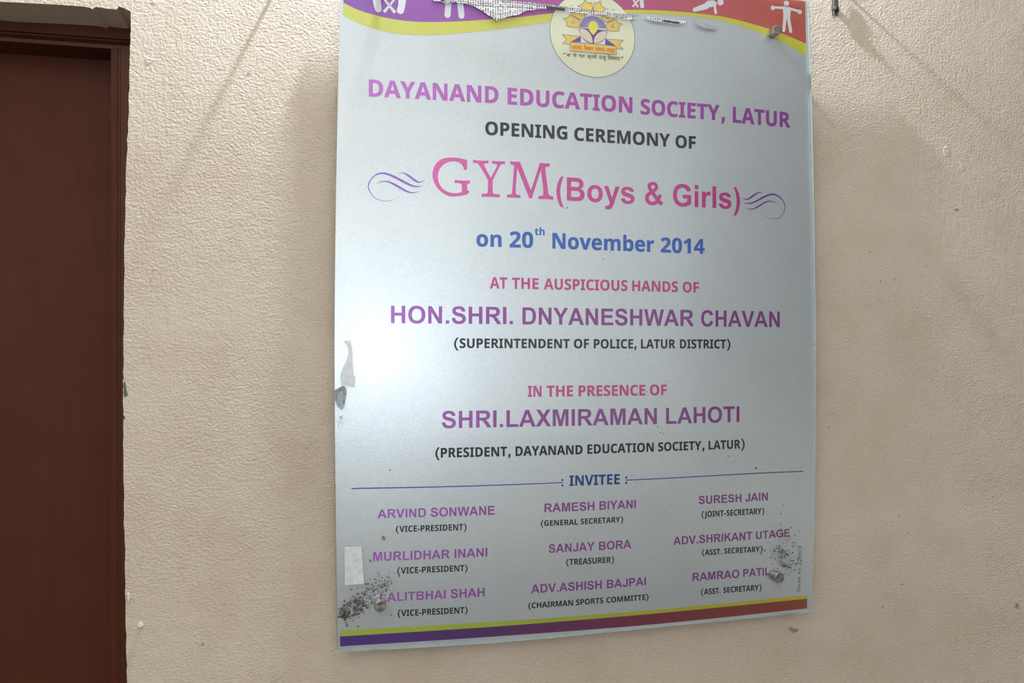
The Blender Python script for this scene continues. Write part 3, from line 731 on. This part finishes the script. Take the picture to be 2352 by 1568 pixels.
small('small purple name, top of the middle column', [('RAMESH', 1250.6, 1365.4, 1156.2, 1176.1, 1151.6, 1171.4), ('BIYANI', 1376.9, 1460.6, 1150.9, 1170.5, 1147.3, 1166.4)])
paren_line('black bracketed office, top of the middle column', [('(GENERAL', 1242.1, 1327.6, 1195, 1208, 1191.8, 1204.6), ('SECRETARY)', 1333.7, 1431.5, 1190.9, 1203.7, 1185.8, 1198.8)])
small('small purple name, top of the right column', [('SURESH', 1604.6, 1703.1, 1139, 1157.5, 1133.6, 1152.1), ('JAIN', 1712, 1763.6, 1133.2, 1151.6, 1130.3, 1148.8)])
paren_line('black bracketed office, top of the right column', [('(JOINT-SECRETARY)', 1611.4, 1755.3, 1174.1, 1187.5, 1166.1, 1179.9)])
small('small purple name, middle of the left column', [('MURLIDHAR', 857.2, 1033.2, 1267.7, 1288.5, 1261.7, 1282.1), ('INANI', 1044.1, 1119.3, 1260.8, 1281.1, 1257.6, 1277.6)])
paren_line('black bracketed office, middle of the left column', [('(VICE-PRESIDENT)', 912.4, 1074.1, 1303.1, 1317.6, 1296.8, 1310.8)])
small('small purple name, middle of the middle column', [('SANJAY', 1260.1, 1365.6, 1249.9, 1269.4, 1244.2, 1263.8), ('BORA', 1375.8, 1450, 1243.8, 1263.1, 1239, 1258.4)])
paren_line('black bracketed office, middle of the middle column', [('(TREASURER)', 1300.4, 1410.5, 1283.9, 1297.8, 1277.8, 1291.4)])
small('small purple name, middle of the right column', [('ADV.SHRIKANT', 1546.6, 1727.8, 1232.6, 1251.2, 1220.3, 1238.9), ('UTAGE', 1736.3, 1814.1, 1220.1, 1237.9, 1214, 1232)])
paren_line('black bracketed office, middle of the right column', [('(ASST.', 1612.5, 1657.7, 1262.2, 1274.8, 1259.6, 1272.7), ('SECRETARY)', 1663.3, 1751.4, 1258.7, 1271.3, 1253.7, 1266.6)])
small('small purple name, bottom of the left column', [('LALITBHAI', 872.9, 1023.7, 1362.1, 1382, 1354.4, 1374.3), ('SHAH', 1035.2, 1113, 1352.9, 1373.5, 1349.4, 1369.5)])
paren_line('black bracketed office, bottom of the left column', [('(VICE-PRESIDENT)', 913.3, 1074.1, 1401, 1415.4, 1393.4, 1407.3)])
small('small purple name, bottom of the middle column', [('ADV.ASHISH', 1220, 1382.3, 1342.4, 1362.2, 1332.2, 1351.7), ('BAJPAI', 1393.9, 1483.7, 1331.6, 1350.6, 1324.8, 1343.1)])
paren_line('black bracketed office, bottom of the middle column', [('(CHAIRMAN', 1213.3, 1316.1, 1384.2, 1397.1, 1377.1, 1390.1), ('SPORTS', 1322.9, 1385.7, 1376.5, 1389.7, 1371.7, 1384.6), ('COMMITTE)', 1392.9, 1489.8, 1371.4, 1384.2, 1364.2, 1376.7)])
small('small purple name, bottom of the right column', [('RAMRAO', 1590.8, 1698, 1315.8, 1334.3, 1307.8, 1326.3), ('PATIL', 1707.2, 1769, 1306.6, 1324.5, 1302.4, 1320)])
paren_line('black bracketed office, bottom of the right column', [('(ASST.', 1610.4, 1654.9, 1352.7, 1365.6, 1349.4, 1362.1), ('SECRETARY)', 1661.2, 1748.9, 1348.5, 1361.1, 1341.7, 1355.3)])
# sideways maker's line at the right edge
pr = Print()
def side_text(s_, ya, yb, ca, cbx, da, db):
    V, T = humanist(s_)
    y = YP - 2*LAY; xs = [a for a, c in V]; mn, mx = min(xs), max(xs)
    A0, A1 = W(cbx, ya, y), W(ca, ya, y); B0, B1 = W(db, yb, y), W(da, yb, y); b = len(pr.v)
    for a, c in V:
        u = (a-mn)/(mx-mn); pr.v.append((A0*(1-c)+A1*c)*(1-u) + (B0*(1-c)+B1*c)*u)
    k = pr.mi(I['grey'])
    for t in T: pr.f.append(tuple(b+i for i in t)); pr.m.append(k)
side_text('Shree', 1359.5, 1324, 1830.8, 1838.2, 1831.6, 1839); side_text('Art.', 1319, 1301.5, 1831.8, 1839.2, 1832.4, 1839.8); side_text('228973', 1298, 1253.8, 1832.5, 1840, 1833.8, 1841.3)
pr.build('lettering', back, 'tiny grey sideways lettering near the right edge')

# big serif letters
pr = Print()
for pts in (
 [(1190,235),(1157,235),(1150,205),(1130,175),(1100,155),(1060,143),(1020,143),(975,155),(930,180),(895,220),(878,265),(873,310),(880,360),(900,405),(930,440),(965,465),(1010,482),(1060,487),(1100,483),(1132,472),(1135,440),(1133,400),(1125,385),(1100,378),(1053,377),(1057,343),(1110,349),(1170,350),(1222,350),(1220,382),(1195,385),(1190,400),(1190,450),(1195,457),(1213,460),(1210,487),(1170,505),(1110,518),(1050,524),(1000,520),(950,500),(900,465),(860,420),(830,365),(816,310),(818,255),(832,205),(860,160),(900,125),(950,108),(1010,102),(1070,103),(1130,113),(1190,130)],
 [(1253,125),(1300,133),(1360,136),(1422,134),(1420,165),(1385,166),(1372,172),(1375,190),(1445,322),(1510,200),(1515,180),(1500,172),(1458,167),(1460,137),(1510,141),(1560,142),(1600,142),(1598,172),(1560,176),(1545,190),(1468,345),(1465,440),(1468,485),(1480,495),(1543,500),(1542,533),(1490,528),(1420,526),(1346,525),(1348,492),(1395,492),(1410,485),(1416,430),(1416,345),(1330,200),(1310,170),(1290,162),(1253,158)],
 [(1657,142),(1700,147),(1760,148),(1880,455),(1977,160),(2030,165),(2084,166),(2082,198),(2050,200),(2036,208),(2036,240),(2060,430),(2068,495),(2085,515),(2120,525),(2120,558),(2060,550),(1960,550),(1962,518),(2000,515),(2013,505),(2013,450),(1987,232),(1888,545),(1862,543),(1731,214),(1715,430),(1715,480),(1725,503),(1767,508),(1765,540),(1700,535),(1620,533),(1622,500),(1660,500),(1675,485),(1680,420),(1697,200),(1692,182),(1675,177),(1657,173)]):
    pr.poly([c8(*p) for p in pts], I['pink'], 2)
pr.build('lettering', back, 'three big pink serif capitals')
# swashes
k1 = 1/4.704
pr = Print()
for st in ([(430,275,1),(500,268,10),(560,300,22),(620,345,25),(670,368,14),(740,345,2)],
 [(450,535,1),(380,562,4),(290,572,6),(200,540,7),(140,470,9),(122,410,12),(150,340,12),(210,285,14),(290,272,20),(380,300,24),(470,345,26),(560,392,24),(640,416,14),(720,403,2)],
 [(207,388,1),(250,365,8),(320,360,14),(390,385,22),(470,430,24),(540,468,18),(610,482,10),(680,465,1)]):
    pr.stroke([(*c8(x, y), w_*k1) for x, y, w_ in st], I['violet'], 2)
pr.build('swash', back, 'violet curled flourish left of the big letters')
pr = Print()
for st in ([(270,343,1),(330,372,12),(380,372,20),(440,335,28),(500,292,22),(550,272,14),(605,284,1)],
 [(295,415,1),(350,435,12),(420,435,20),(500,405,24),(600,350,28),(680,315,26),(750,300,24),(820,320,20),(890,380,14),(930,460,10),(930,530,10),(895,610,8),(840,655,7),(770,670,6),(690,655,4),(600,612,1)],
 [(335,492,1),(390,520,10),(450,522,14),(530,485,22),(610,435,22),(680,407,16),(750,410,10),(845,450,1)]):
    pr.stroke([(1660+x/6.533, 400+y/6.533, w_/6.533) for x, y, w_ in st], I['violet'], 2)
pr.build('swash', back, 'violet curled flourish near the right edge')
# rules and colons
pr = Print(); pr.stroke([(807.2, 1121.6, 2.6), (1000, 1118, 2.4), (1160, 1113.2, 2.2), (1293.8, 1107.9, 2)], I['line'], 2); pr.build('rule', back, 'thin blue rule left of the small heading')
pr = Print(); pr.stroke([(1436.6, 1102.3, 2), (1520, 1098.6, 2), (1736.8, 1086.6, 2), (1845, 1082.1, 2)], I['line'], 2); pr.build('rule', back, 'thin blue rule right of the small heading')
for c in ((1291.8, 1101.9), (1291.8, 1114.6), (1438.5, 1096.4), (1438.5, 1108.5)):
    pr = Print(); pr.disc(c, 2.5, I['navy'], 3, 12); pr.build('colon_dot', back)

# ---- fixings
def stud(px, py, top_y=-.0455, r=.0098, label=None):
    c = W(px, py, top_y)
    root = Vector((c.x, 0, c.z))
    bm = bmesh.new(); n = 40
    prf = [(-.0005, r*.62), (-.0312, r*.62), (-.0312, r), (top_y+.0014, r), (top_y+.0004, r*.96), (top_y, r*.88)]
    rings = []
    for y, rr in prf:
        rings.append([bm.verts.new(Vector((c.x+rr*math.cos(2*math.pi*k/n), y, c.z+rr*math.sin(2*math.pi*k/n))) - PO) for k in range(n)])
    for a, b in zip(rings, rings[1:]):
        for k in range(n): bm.faces.new((a[k], a[(k+1) % n], b[(k+1) % n], b[k]))
    # turned face: very shallow dish in rings
    prev = rings[-1]
    for q in (.7, .5, .3, .12):
        nr = [bm.verts.new(Vector((c.x+r*q*math.cos(2*math.pi*k/n), top_y + .0001*(1-q), c.z+r*q*math.sin(2*math.pi*k/n))) - PO) for k in range(n)]
        for k in range(n): bm.faces.new((prev[k], prev[(k+1) % n], nr[(k+1) % n], nr[k]))
        prev = nr
    bm.faces.new(prev)
    bmesh.ops.recalc_face_normals(bm, faces=bm.faces[:])
    o = from_bm('mounting_stud', bm, [M['stud']], board)
    if label: o['label'] = label
    return c
def stud_mat():
    t = NT('turned_stud_steel')
    t.b.inputs['Metallic'].default_value = 1; t.b.inputs['Roughness'].default_value = .3
    t.b.inputs['Anisotropic'].default_value = .6
    tg = t.node('ShaderNodeTangent'); tg.direction_type = 'RADIAL'; tg.axis = 'Y'
    t.link(tg.outputs[0], t.b.inputs['Tangent'])
    P = t.coord(); t.link(t.ramp(t.noise(P, 300, 3), [(.35, lin((150, 145, 143))), (.65, lin((176, 172, 170)))]), t.b.inputs['Base Color'])
    return t.m
M['stud'] = stud_mat()
stud(873.5, 1392.5, r=.0096, label='turned steel stud at the lower left corner')
stud(1791, 1327, r=.0098, label='turned steel stud at the lower right corner')
stud(1785.5, 68.5, r=.0092, label='dull steel stud at the top right corner')
stud(880, -32, r=.0096)

# ---- dirt, tape and damage on the acrylic
YA = -.0312
def blob(bm, px, py, rx, ry, ang, mi, jag=.35, n=8):
    c = W(px, py, YA); s_ = (CAM - c).length / F
    vs = []
    for k in range(n):
        t = 2*math.pi*k/n; q = 1 + random.uniform(-jag, jag)
        a, b = rx*q*math.cos(t), ry*q*math.sin(t)
        x = a*math.cos(ang)-b*math.sin(ang); z = a*math.sin(ang)+b*math.cos(ang)
        vs.append(bm.verts.new(Vector((c.x+x*s_, YA-random.uniform(0, .0001), c.z+z*s_)) - PO))
    f = bm.faces.new(vs); f.material_index = mi
bm = bmesh.new()
def along(p, q, t, spread):
    nx, ny = -(q[1]-p[1]), q[0]-p[0]; L = math.hypot(nx, ny); s_ = random.gauss(0, spread)
    return p[0]+(q[0]-p[0])*t + nx/L*s_, p[1]+(q[1]-p[1])*t + ny/L*s_
for k in range(330):
    t = random.random()**1.05; x, y = along((782, 1416), (897, 1330), t, 9 + 6*t)
    if x < 778: continue
    r = random.uniform(.7, 2.2)*(1.15-.5*t); blob(bm, x, y, r*1.5, r*.7, random.uniform(-.3, .9), 0 if random.random() < .8 else 1)
for k in range(12): blob(bm, random.gauss(797, 9), random.gauss(1410, 5), random.uniform(2, 5), random.uniform(1, 2), .3, 0)
for k in range(40): blob(bm, random.uniform(790, 930), random.uniform(1290, 1430), random.uniform(.5, 1.2), random.uniform(.4, .9), 0, random.randint(0, 1))
for k in range(170):
    x, y = random.gauss(1800, 16), random.gauss(1272, 26)
    r = random.uniform(.5, 1.7); blob(bm, x, y, r*1.3, r*.8, random.uniform(-1.4, 0), 0 if random.random() < .6 else 1)
for k in range(16): blob(bm, 1808+random.gauss(0, 8), 1298+random.gauss(0, 3), random.uniform(1, 2.6), random.uniform(.7, 1.3), -.4, 0)
for x, y, r in ((881, 1236, 4.6), (798, 1328, 4.5), (851, 1288, 2.6), (899, 1413, 2.4), (917, 1322, 2.2)): blob(bm, x, y, r*.8, r, 0, 1)
for x, y, r in ((1303, 477, 2.4), (1736, 1075, 2.6), (1462, 1107, 1), (1673, 1047, 1.6), (1032, 725, 1), (1485, 899, 1.4), (1054, 729, .9), (1511, 979, 1.8), (1516, 993, 1.5), (1523, 995, 1.5), (1528, 876, 1.2), (1382, 538, 1.3), (1495, 537, 1), (1556, 1141, 1.3), (1799, 1160, 1.6), (1540, 1160, 1.3), (1386, 595, 1.8), (1568, 594, 1.2), (1105, 582, 1.2), (1402, 580, 1.2), (1506, 951, 1.3), (896, 1079, 1.5), (975, 1190, 1.2), (1095, 1327, 1), (1840, 1072, 1.2), (1869, 790, 1.6)):
    blob(bm, x, y, r, r*.8, random.random(), random.choice((0, 0, 1)))
for k in range(60): blob(bm, random.uniform(800, 1850), random.uniform(200, 1380), random.uniform(.4, .9), random.uniform(.4, .8), 0, random.randint(0, 1))
o = from_bm('dirt_speckle', bm, [M['dirt'], M['dirt2']], board); tag(o, kind='stuff', label='brown dirt specks scattered on the lower corners')
bm = bmesh.new()
def flatp(bm, pts, mi=0, y=YA, th=.0003):
    a = [bm.verts.new(W(px, py, y) - PO) for px, py in pts]; b = [bm.verts.new(v.co - Vector((0, th, 0))) for v in a]
    tr = geometry.tessellate_polygon([[Vector((v.co.x, v.co.z, 0)) for v in a]])
    for t in tr:
        for q in (a, b):
            f = bm.faces.new([q[i] for i in t]); f.material_index = mi
    n = len(a)
    for i in range(n):
        f = bm.faces.new((a[i], a[(i+1) % n], b[(i+1) % n], b[i])); f.material_index = mi
    bmesh.ops.recalc_face_normals(bm, faces=bm.faces[:])
flatp(bm, [(791, 1255), (830, 1253.5), (836, 1340), (792, 1343)]); o = from_bm('tape_remnant', bm, [M['tape']], board); o['label'] = 'milky tape patch near the lower left edge'
bm = bmesh.new()
flatp(bm, [(788, 783), (806, 782), (809, 800), (811, 840), (813, 862), (817, 866), (815, 890), (785, 886), (782, 866), (786, 850), (797, 826), (802, 808), (797, 792)])
o = from_bm('tape_remnant', bm, [M['tape']], board); o['label'] = 'torn whitish tape strip at the left edge'
bm = bmesh.new()   # broken-out chip of the acrylic's left edge and the crack under it
cc = W(782, 912, YA)
ring0 = [(768, 897), (776, 893), (784, 888), (790, 885), (795, 892), (796, 905), (793, 922), (790, 936), (785, 942), (778, 938), (772, 926), (768, 914)]
v0 = [bm.verts.new(W(x, y, YA) - PO) for x, y in ring0]
v1 = [bm.verts.new(W(782+(x-782)*.55, 912+(y-912)*.6, YA+.0022 if k % 2 else YA+.0012) - PO) for k, (x, y) in enumerate(ring0)]
n = len(v0)
for i in range(n): bm.faces.new((v0[i], v0[(i+1) % n], v1[(i+1) % n], v1[i]))
bm.faces.new(v1)
M['chip'] = simple('chipped_acrylic', (150, 160, 166), .15, 0, .25, 180)
o = from_bm('edge_chip', bm, [M['chip']], board); o['label'] = 'grey shell-shaped chip in the left edge of the acrylic'
bm = bmesh.new()
for k in range(14):
    x, y = 768+random.random()*18, 952+random.random()*24; a = random.uniform(.6, 2.6); l = random.uniform(2, 6)
    flatp(bm, [(x, y), (x+l*math.cos(a), y+l*math.sin(a)), (x+l*math.cos(a)+1, y+l*math.sin(a)-1.2), (x+1.2, y-1.5)], 0, YA, .0006)
o = from_bm('edge_crack', bm, [M['chipwhite']], board); o['label'] = 'crazed cracks with pale painted glints below the edge chip'  # glints of the cracks are painted as a plain pale colour

# ------------------------------------------------------------------ torn newspaper stuck across the top of the board
YN = -.0316
def scrap(name, pts, lift, label, mats, thick=.00025, inset=None):
    """torn paper: fine mesh cut to the torn outline, cockled and lifting at the torn lower edge"""
    root = None
    c = W(sum(p[0] for p in pts)/len(pts), sum(p[1] for p in pts)/len(pts), YN)
    bm = bmesh.new()
    top = [W(x, y, YN) for x, y in pts]
    tri = geometry.tessellate_polygon([[Vector((p.x, p.z, 0)) for p in top]])
    vs = [bm.verts.new(p - c) for p in top]
    for t in tri: bm.faces.new([vs[i] for i in t])
    bmesh.ops.subdivide_edges(bm, edges=bm.edges[:], cuts=2, use_grid_fill=True)
    bmesh.ops.triangulate(bm, faces=bm.faces[:])
    for v in bm.verts:
        wx, wz = v.co.x + c.x, v.co.z + c.z
        v.co.y = -abs(lift(wx, wz)) - .0002*math.sin(wx*160)*math.cos(wz*210) - .0002
    bmesh.ops.recalc_face_normals(bm, faces=bm.faces[:])
    o = from_bm(name, bm, mats); o.location = c
    sm = o.modifiers.new('thickness', 'SOLIDIFY'); sm.thickness = thick; sm.offset = 0
    tag(o, label=label, category='newspaper', group='torn newspaper pieces on the board')
    return o
def jag(pts, amp=.9, n=3):
    out = []
    for a, b in zip(pts, pts[1:]):
        for k in range(n):
            t = k/n; out.append((a[0]+(b[0]-a[0])*t + (random.uniform(-amp, amp) if k else 0), a[1]+(b[1]-a[1])*t + (random.uniform(-amp, amp) if k else 0)))
    out.append(pts[-1]); return out
torn = jag([(992, -1), (998, 4), (1004, 3.5), (1011, 3), (1018, 7), (1026, 8.5), (1034, 7.5), (1044, 6), (1056, 8), (1069, 9.5), (1082, 13), (1090, 16), (1100, 22), (1110, 28), (1121, 36), (1131, 42), (1139, 47), (1143, 48), (1147, 44), (1158, 42), (1170, 39), (1182, 36), (1194, 33), (1204, 28), (1214, 24), (1224, 24), (1240, 21.5), (1260, 22), (1277, 23), (1294, 26), (1316, 29), (1334, 32), (1356, 35), (1380, 36), (1404, 40), (1425, 43), (1445, 46), (1462, 43)])
topedge = [(1467, 36), (1400, 29.5), (1340, 22), (1280, 14), (1216, 6.5), (1152, 0), (1110, -26), (1000, -26)]
zt0 = W(1143, 10, YN).z
scrap('newspaper_scrap', torn + topedge, lambda x, z: .0014 + max(0, (zt0 - z))*.012, 'long torn newspaper piece with a pointed tip hanging over the top band', [M['news']])
sc2 = [(1480, 38), (1530, 44), (1578, 51), (1577, 55), (1565, 56), (1548, 54), (1530, 53), (1512, 51), (1498, 48), (1484, 42)]
scrap('newspaper_scrap', sc2, lambda x, z: .0008, 'thin newspaper sliver right of the round emblem', [M['news']])
sc3 = [(1597, 50), (1612, 54), (1626, 57), (1650, 63), (1652, 67), (1640, 69), (1622, 66), (1612, 63), (1603, 57)]
scrap('newspaper_scrap', sc3, lambda x, z: .0008, 'smallest newspaper shred below the push-up figure', [M['paperdark']])
# darker printed blocks of the newspaper (flat print lying on the paper)
def block(pts, par, y):
    c = Vector(par.location); bm = bmesh.new(); vs = [bm.verts.new(W(px, py, y) - c) for px, py in pts]; bm.faces.new(vs)
    return from_bm('printed_block', bm, [M['blackprint']], par)
ns = [o for o in COL.objects if o.name.startswith('newspaper_scrap')]
bpy.context.view_layer.update()
block([(1254, 13), (1297, 18.5), (1297, 25.5), (1256, 21.5)], ns[0], YN-.0030)
block([(1010, -14), (1020, -14), (1021, 4), (1012, 2)], ns[0], YN-.0030)
block([(1522, 45.5), (1561, 51), (1560, 54.5), (1524, 50)], ns[1], YN-.0016)
# the narrow white selvedge line along the fold of the paper
bm = bmesh.new(); c = Vector(ns[0].location)
for off in (0, 3.0):
    for a, b in zip(topedge[:-2][::-1][:-1], topedge[:-2][::-1][1:]):
        q = [W(a[0], a[1]+off, YN-.0028)-c, W(b[0], b[1]+off, YN-.0028)-c, W(b[0], b[1]+off+.8, YN-.0028)-c, W(a[0], a[1]+off+.8, YN-.0028)-c]
        bm.faces.new([bm.verts.new(v) for v in q])
from_bm('column_rule', bm, [M['blackprint']], ns[0])

# ------------------------------------------------------------------ metal clip screwed to the wall at the top right
clip = tag(empty('wall_clip', W(1918, 10, 0)), label='small bent steel clip with a black screw on the wall, right of the signboard', category='clip')
cl = Vector(clip.location)
bm = bmesh.new()
a = W(1911.5, 36, -.004); b = W(1924, -22, -.004)
box(bm, a.x, b.x, -.007, -.0045, a.z, b.z); box(bm, a.x, a.x+.0022, -.0095, -.0045, a.z, b.z); box(bm, a.x, b.x, -.0045, .001, a.z+.012, a.z+.02)
bmesh.ops.bevel(bm, geom=bm.edges[:], offset=.0005, segments=1, affect='EDGES')
shift(from_bm('strip', bm, [M['steel']], clip), cl)
bm = bmesh.new(); s0 = W(1920, 21, -.010)
bmesh.ops.create_uvsphere(bm, u_segments=14, v_segments=8, radius=.0052)
for v in bm.verts: v.co = Vector((s0.x+v.co.x*(1+random.uniform(-.15, .25)), -.0095+v.co.y*.9, s0.z+v.co.z*(1+random.uniform(-.1, .25))))
for k in range(5):
    t = -1.2+k*.6; p = s0 + Vector((.0055*math.cos(t), 0, .0055*math.sin(t)))
    box(bm, p.x-.0012, p.x+.0022, -.011, -.009, p.z-.0006, p.z+.0006)
M['black'] = simple('blackened_screw', (34, 30, 38), .5)
shift(from_bm('screw', bm, [M['black']], clip), cl)

# ------------------------------------------------------------------ small damage of the wall
def wall_patch(name, pts, mat, th, label=None, y=0.0):
    c = W(sum(p[0] for p in pts)/len(pts), sum(p[1] for p in pts)/len(pts), y)
    bm = bmesh.new()
    a = [bm.verts.new(W(px, py, y + .0006) - c) for px, py in pts]
    b = [bm.verts.new((W(c0[0]*.75+.25*sum(p[0] for p in pts)/len(pts), c0[1]*.75+.25*sum(p[1] for p in pts)/len(pts), y - th)) - c) for c0 in pts]
    n = len(a)
    for i in range(n): bm.faces.new((a[i], a[(i+1) % n], b[(i+1) % n], b[i]))
    bm.faces.new(b)
    bmesh.ops.recalc_face_normals(bm, faces=bm.faces[:])
    o = from_bm(name, bm, [mat]); o.parent = wallo; o.location = c
    if label: o['label'] = label
    return o
wallo = COL.objects['wall_back']
wall_patch('bare_patch', [(283.5, 872), (288, 874), (290, 885), (291, 895), (295, 908), (291, 913), (286, 915), (283.5, 905)], M['plaster_grey'], .0004, 'grey bare spot at the door arris')
wall_patch('bare_patch', [(283.5, 952), (287, 955), (288, 960), (285, 964), (283.2, 961)], M['plaster_grey'], .0004)
wall_patch('plaster_lump', [(316, 1436), (321, 1428), (326, 1430), (330, 1437), (324, 1443), (318, 1442)], M['chipwhite'], .004, 'pale plaster lump low beside the door')
wall_patch('plaster_lump', [(292, 1362), (297, 1360), (299, 1372), (296, 1386), (292, 1380)], M['chipwhite'], .003)
for pts in ([(348, 2), (356, 0), (360, 8), (352, 12)], [(331, 135), (341, 131), (356, 137), (350, 143), (338, 152)], [(690, 1003), (697, 1001), (700, 1010), (708, 1012), (715, 1028), (706, 1033), (694, 1024), (688, 1016)],
            [(2165, 338), (2176, 332), (2182, 345), (2180, 362), (2168, 360)], [(2203, 372), (2212, 378), (2216, 390), (2208, 392)], [(535, 845), (541, 843), (544, 849), (538, 852)]):
    wall_patch('plaster_lump', pts, M['wall'], .0006)
M['stain'] = translucent('brown_stain', (112, 84, 68), .32, .9)
for pts in ([(1808, 1442), (1816, 1438), (1826, 1444), (1835, 1441), (1834, 1452), (1822, 1455), (1813, 1449)], [(2330, 1386), (2337, 1382), (2343, 1390), (2340, 1400), (2332, 1397)],
            [(565, 168), (572, 165), (576, 171), (568, 175)], [(479, 313), (482, 311), (484, 316), (480, 318)], [(460, 1478), (469, 1475), (470, 1480), (462, 1482)], [(2085, 1221), (2089, 1221), (2089, 1226), (2085, 1226)],
            [(2190, 480), (2200, 477), (2204, 482), (2196, 487)], [(345, 640), (348, 638), (349, 645), (345, 646)], [(350, 618), (355, 617), (355, 622), (350, 623)]):
    wall_patch('stain', pts, M['stain'], .0003)

# ------------------------------------------------------------------ lamp above the board (just out of the picture)
LX, LZZ, LY = .227, 2.797, -.088
fit = tag(empty('wall_lamp', (LX, 0, LZZ)), label='round white bulb in a holder on the wall above the signboard', category='lamp')
fl = Vector(fit.location)
M['batten'] = simple('white_enamel', (225, 225, 222), .4)
def turned(name, prf, mat, par, org, n=24, axis='y', label=None):
    bm = bmesh.new(); rings = []
    for d, r in prf:
        rings.append([bm.verts.new((r*math.cos(2*math.pi*k/n), d, r*math.sin(2*math.pi*k/n)) if axis == 'y' else (r*math.cos(2*math.pi*k/n), r*math.sin(2*math.pi*k/n), d)) for k in range(n)])
    for a, b in zip(rings, rings[1:]):
        for k in range(n): bm.faces.new((a[k], a[(k+1) % n], b[(k+1) % n], b[k]))
    bm.faces.new(rings[0]); bm.faces.new(rings[-1][::-1]); bmesh.ops.recalc_face_normals(bm, faces=bm.faces[:])
    o = from_bm(name, bm, [mat], par, True); o.location = org; return o
turned('wall_plate', [(0, .045), (-.008, .045), (-.012, .038), (-.014, .02)], M['batten'], fit, (0, 0, .085))
turned('bulb_holder', [(.10, .018), (.06, .019), (.045, .021), (.035, .017)], M['batten'], fit, (0, LY, 0), axis='z')
bm = bmesh.new(); box(bm, -.008, .008, LY, -.006, .08, .095); from_bm('arm', bm, [M['batten']], fit)
R_ = .017
t = NT('glowing_bulb'); t.b.inputs['Emission Color'].default_value = (.80, .89, 1, 1); t.b.inputs['Emission Strength'].default_value = 10500
turned('bulb', [(R_*math.sin(a), max(.0015, R_*math.cos(a))) for a in (math.pi*(k/16-.5) for k in range(17))] + [(.036, .012)] if 0 else
       [(-R_*math.cos(math.pi*k/14*.86), max(.001, R_*math.sin(math.pi*k/14*.86))) for k in range(15)] + [(.036, .011)], t.m, fit, (0, LY, 0), axis='z')
# two long nails left in the wall, beside the board
def nail(px, py, h, label):
    c = W(px, py, 0)
    e = tag(empty('nail', c), label=label, category='nail')
    turned('shank', [(.012, .0028), (-h, .0028)], M['steel'], e, (0, 0, 0), 10)
    turned('head', [(-h, .0028), (-h-.0004, .0048), (-h-.0016, .0048), (-h-.002, .004)], M['steel'], e, (0, 0, 0), 12)
nail(643, -44, .033, 'long steel nail in the wall above left of the signboard')
nail(1945, -12, .028, 'long steel nail in the wall beside the steel clip')
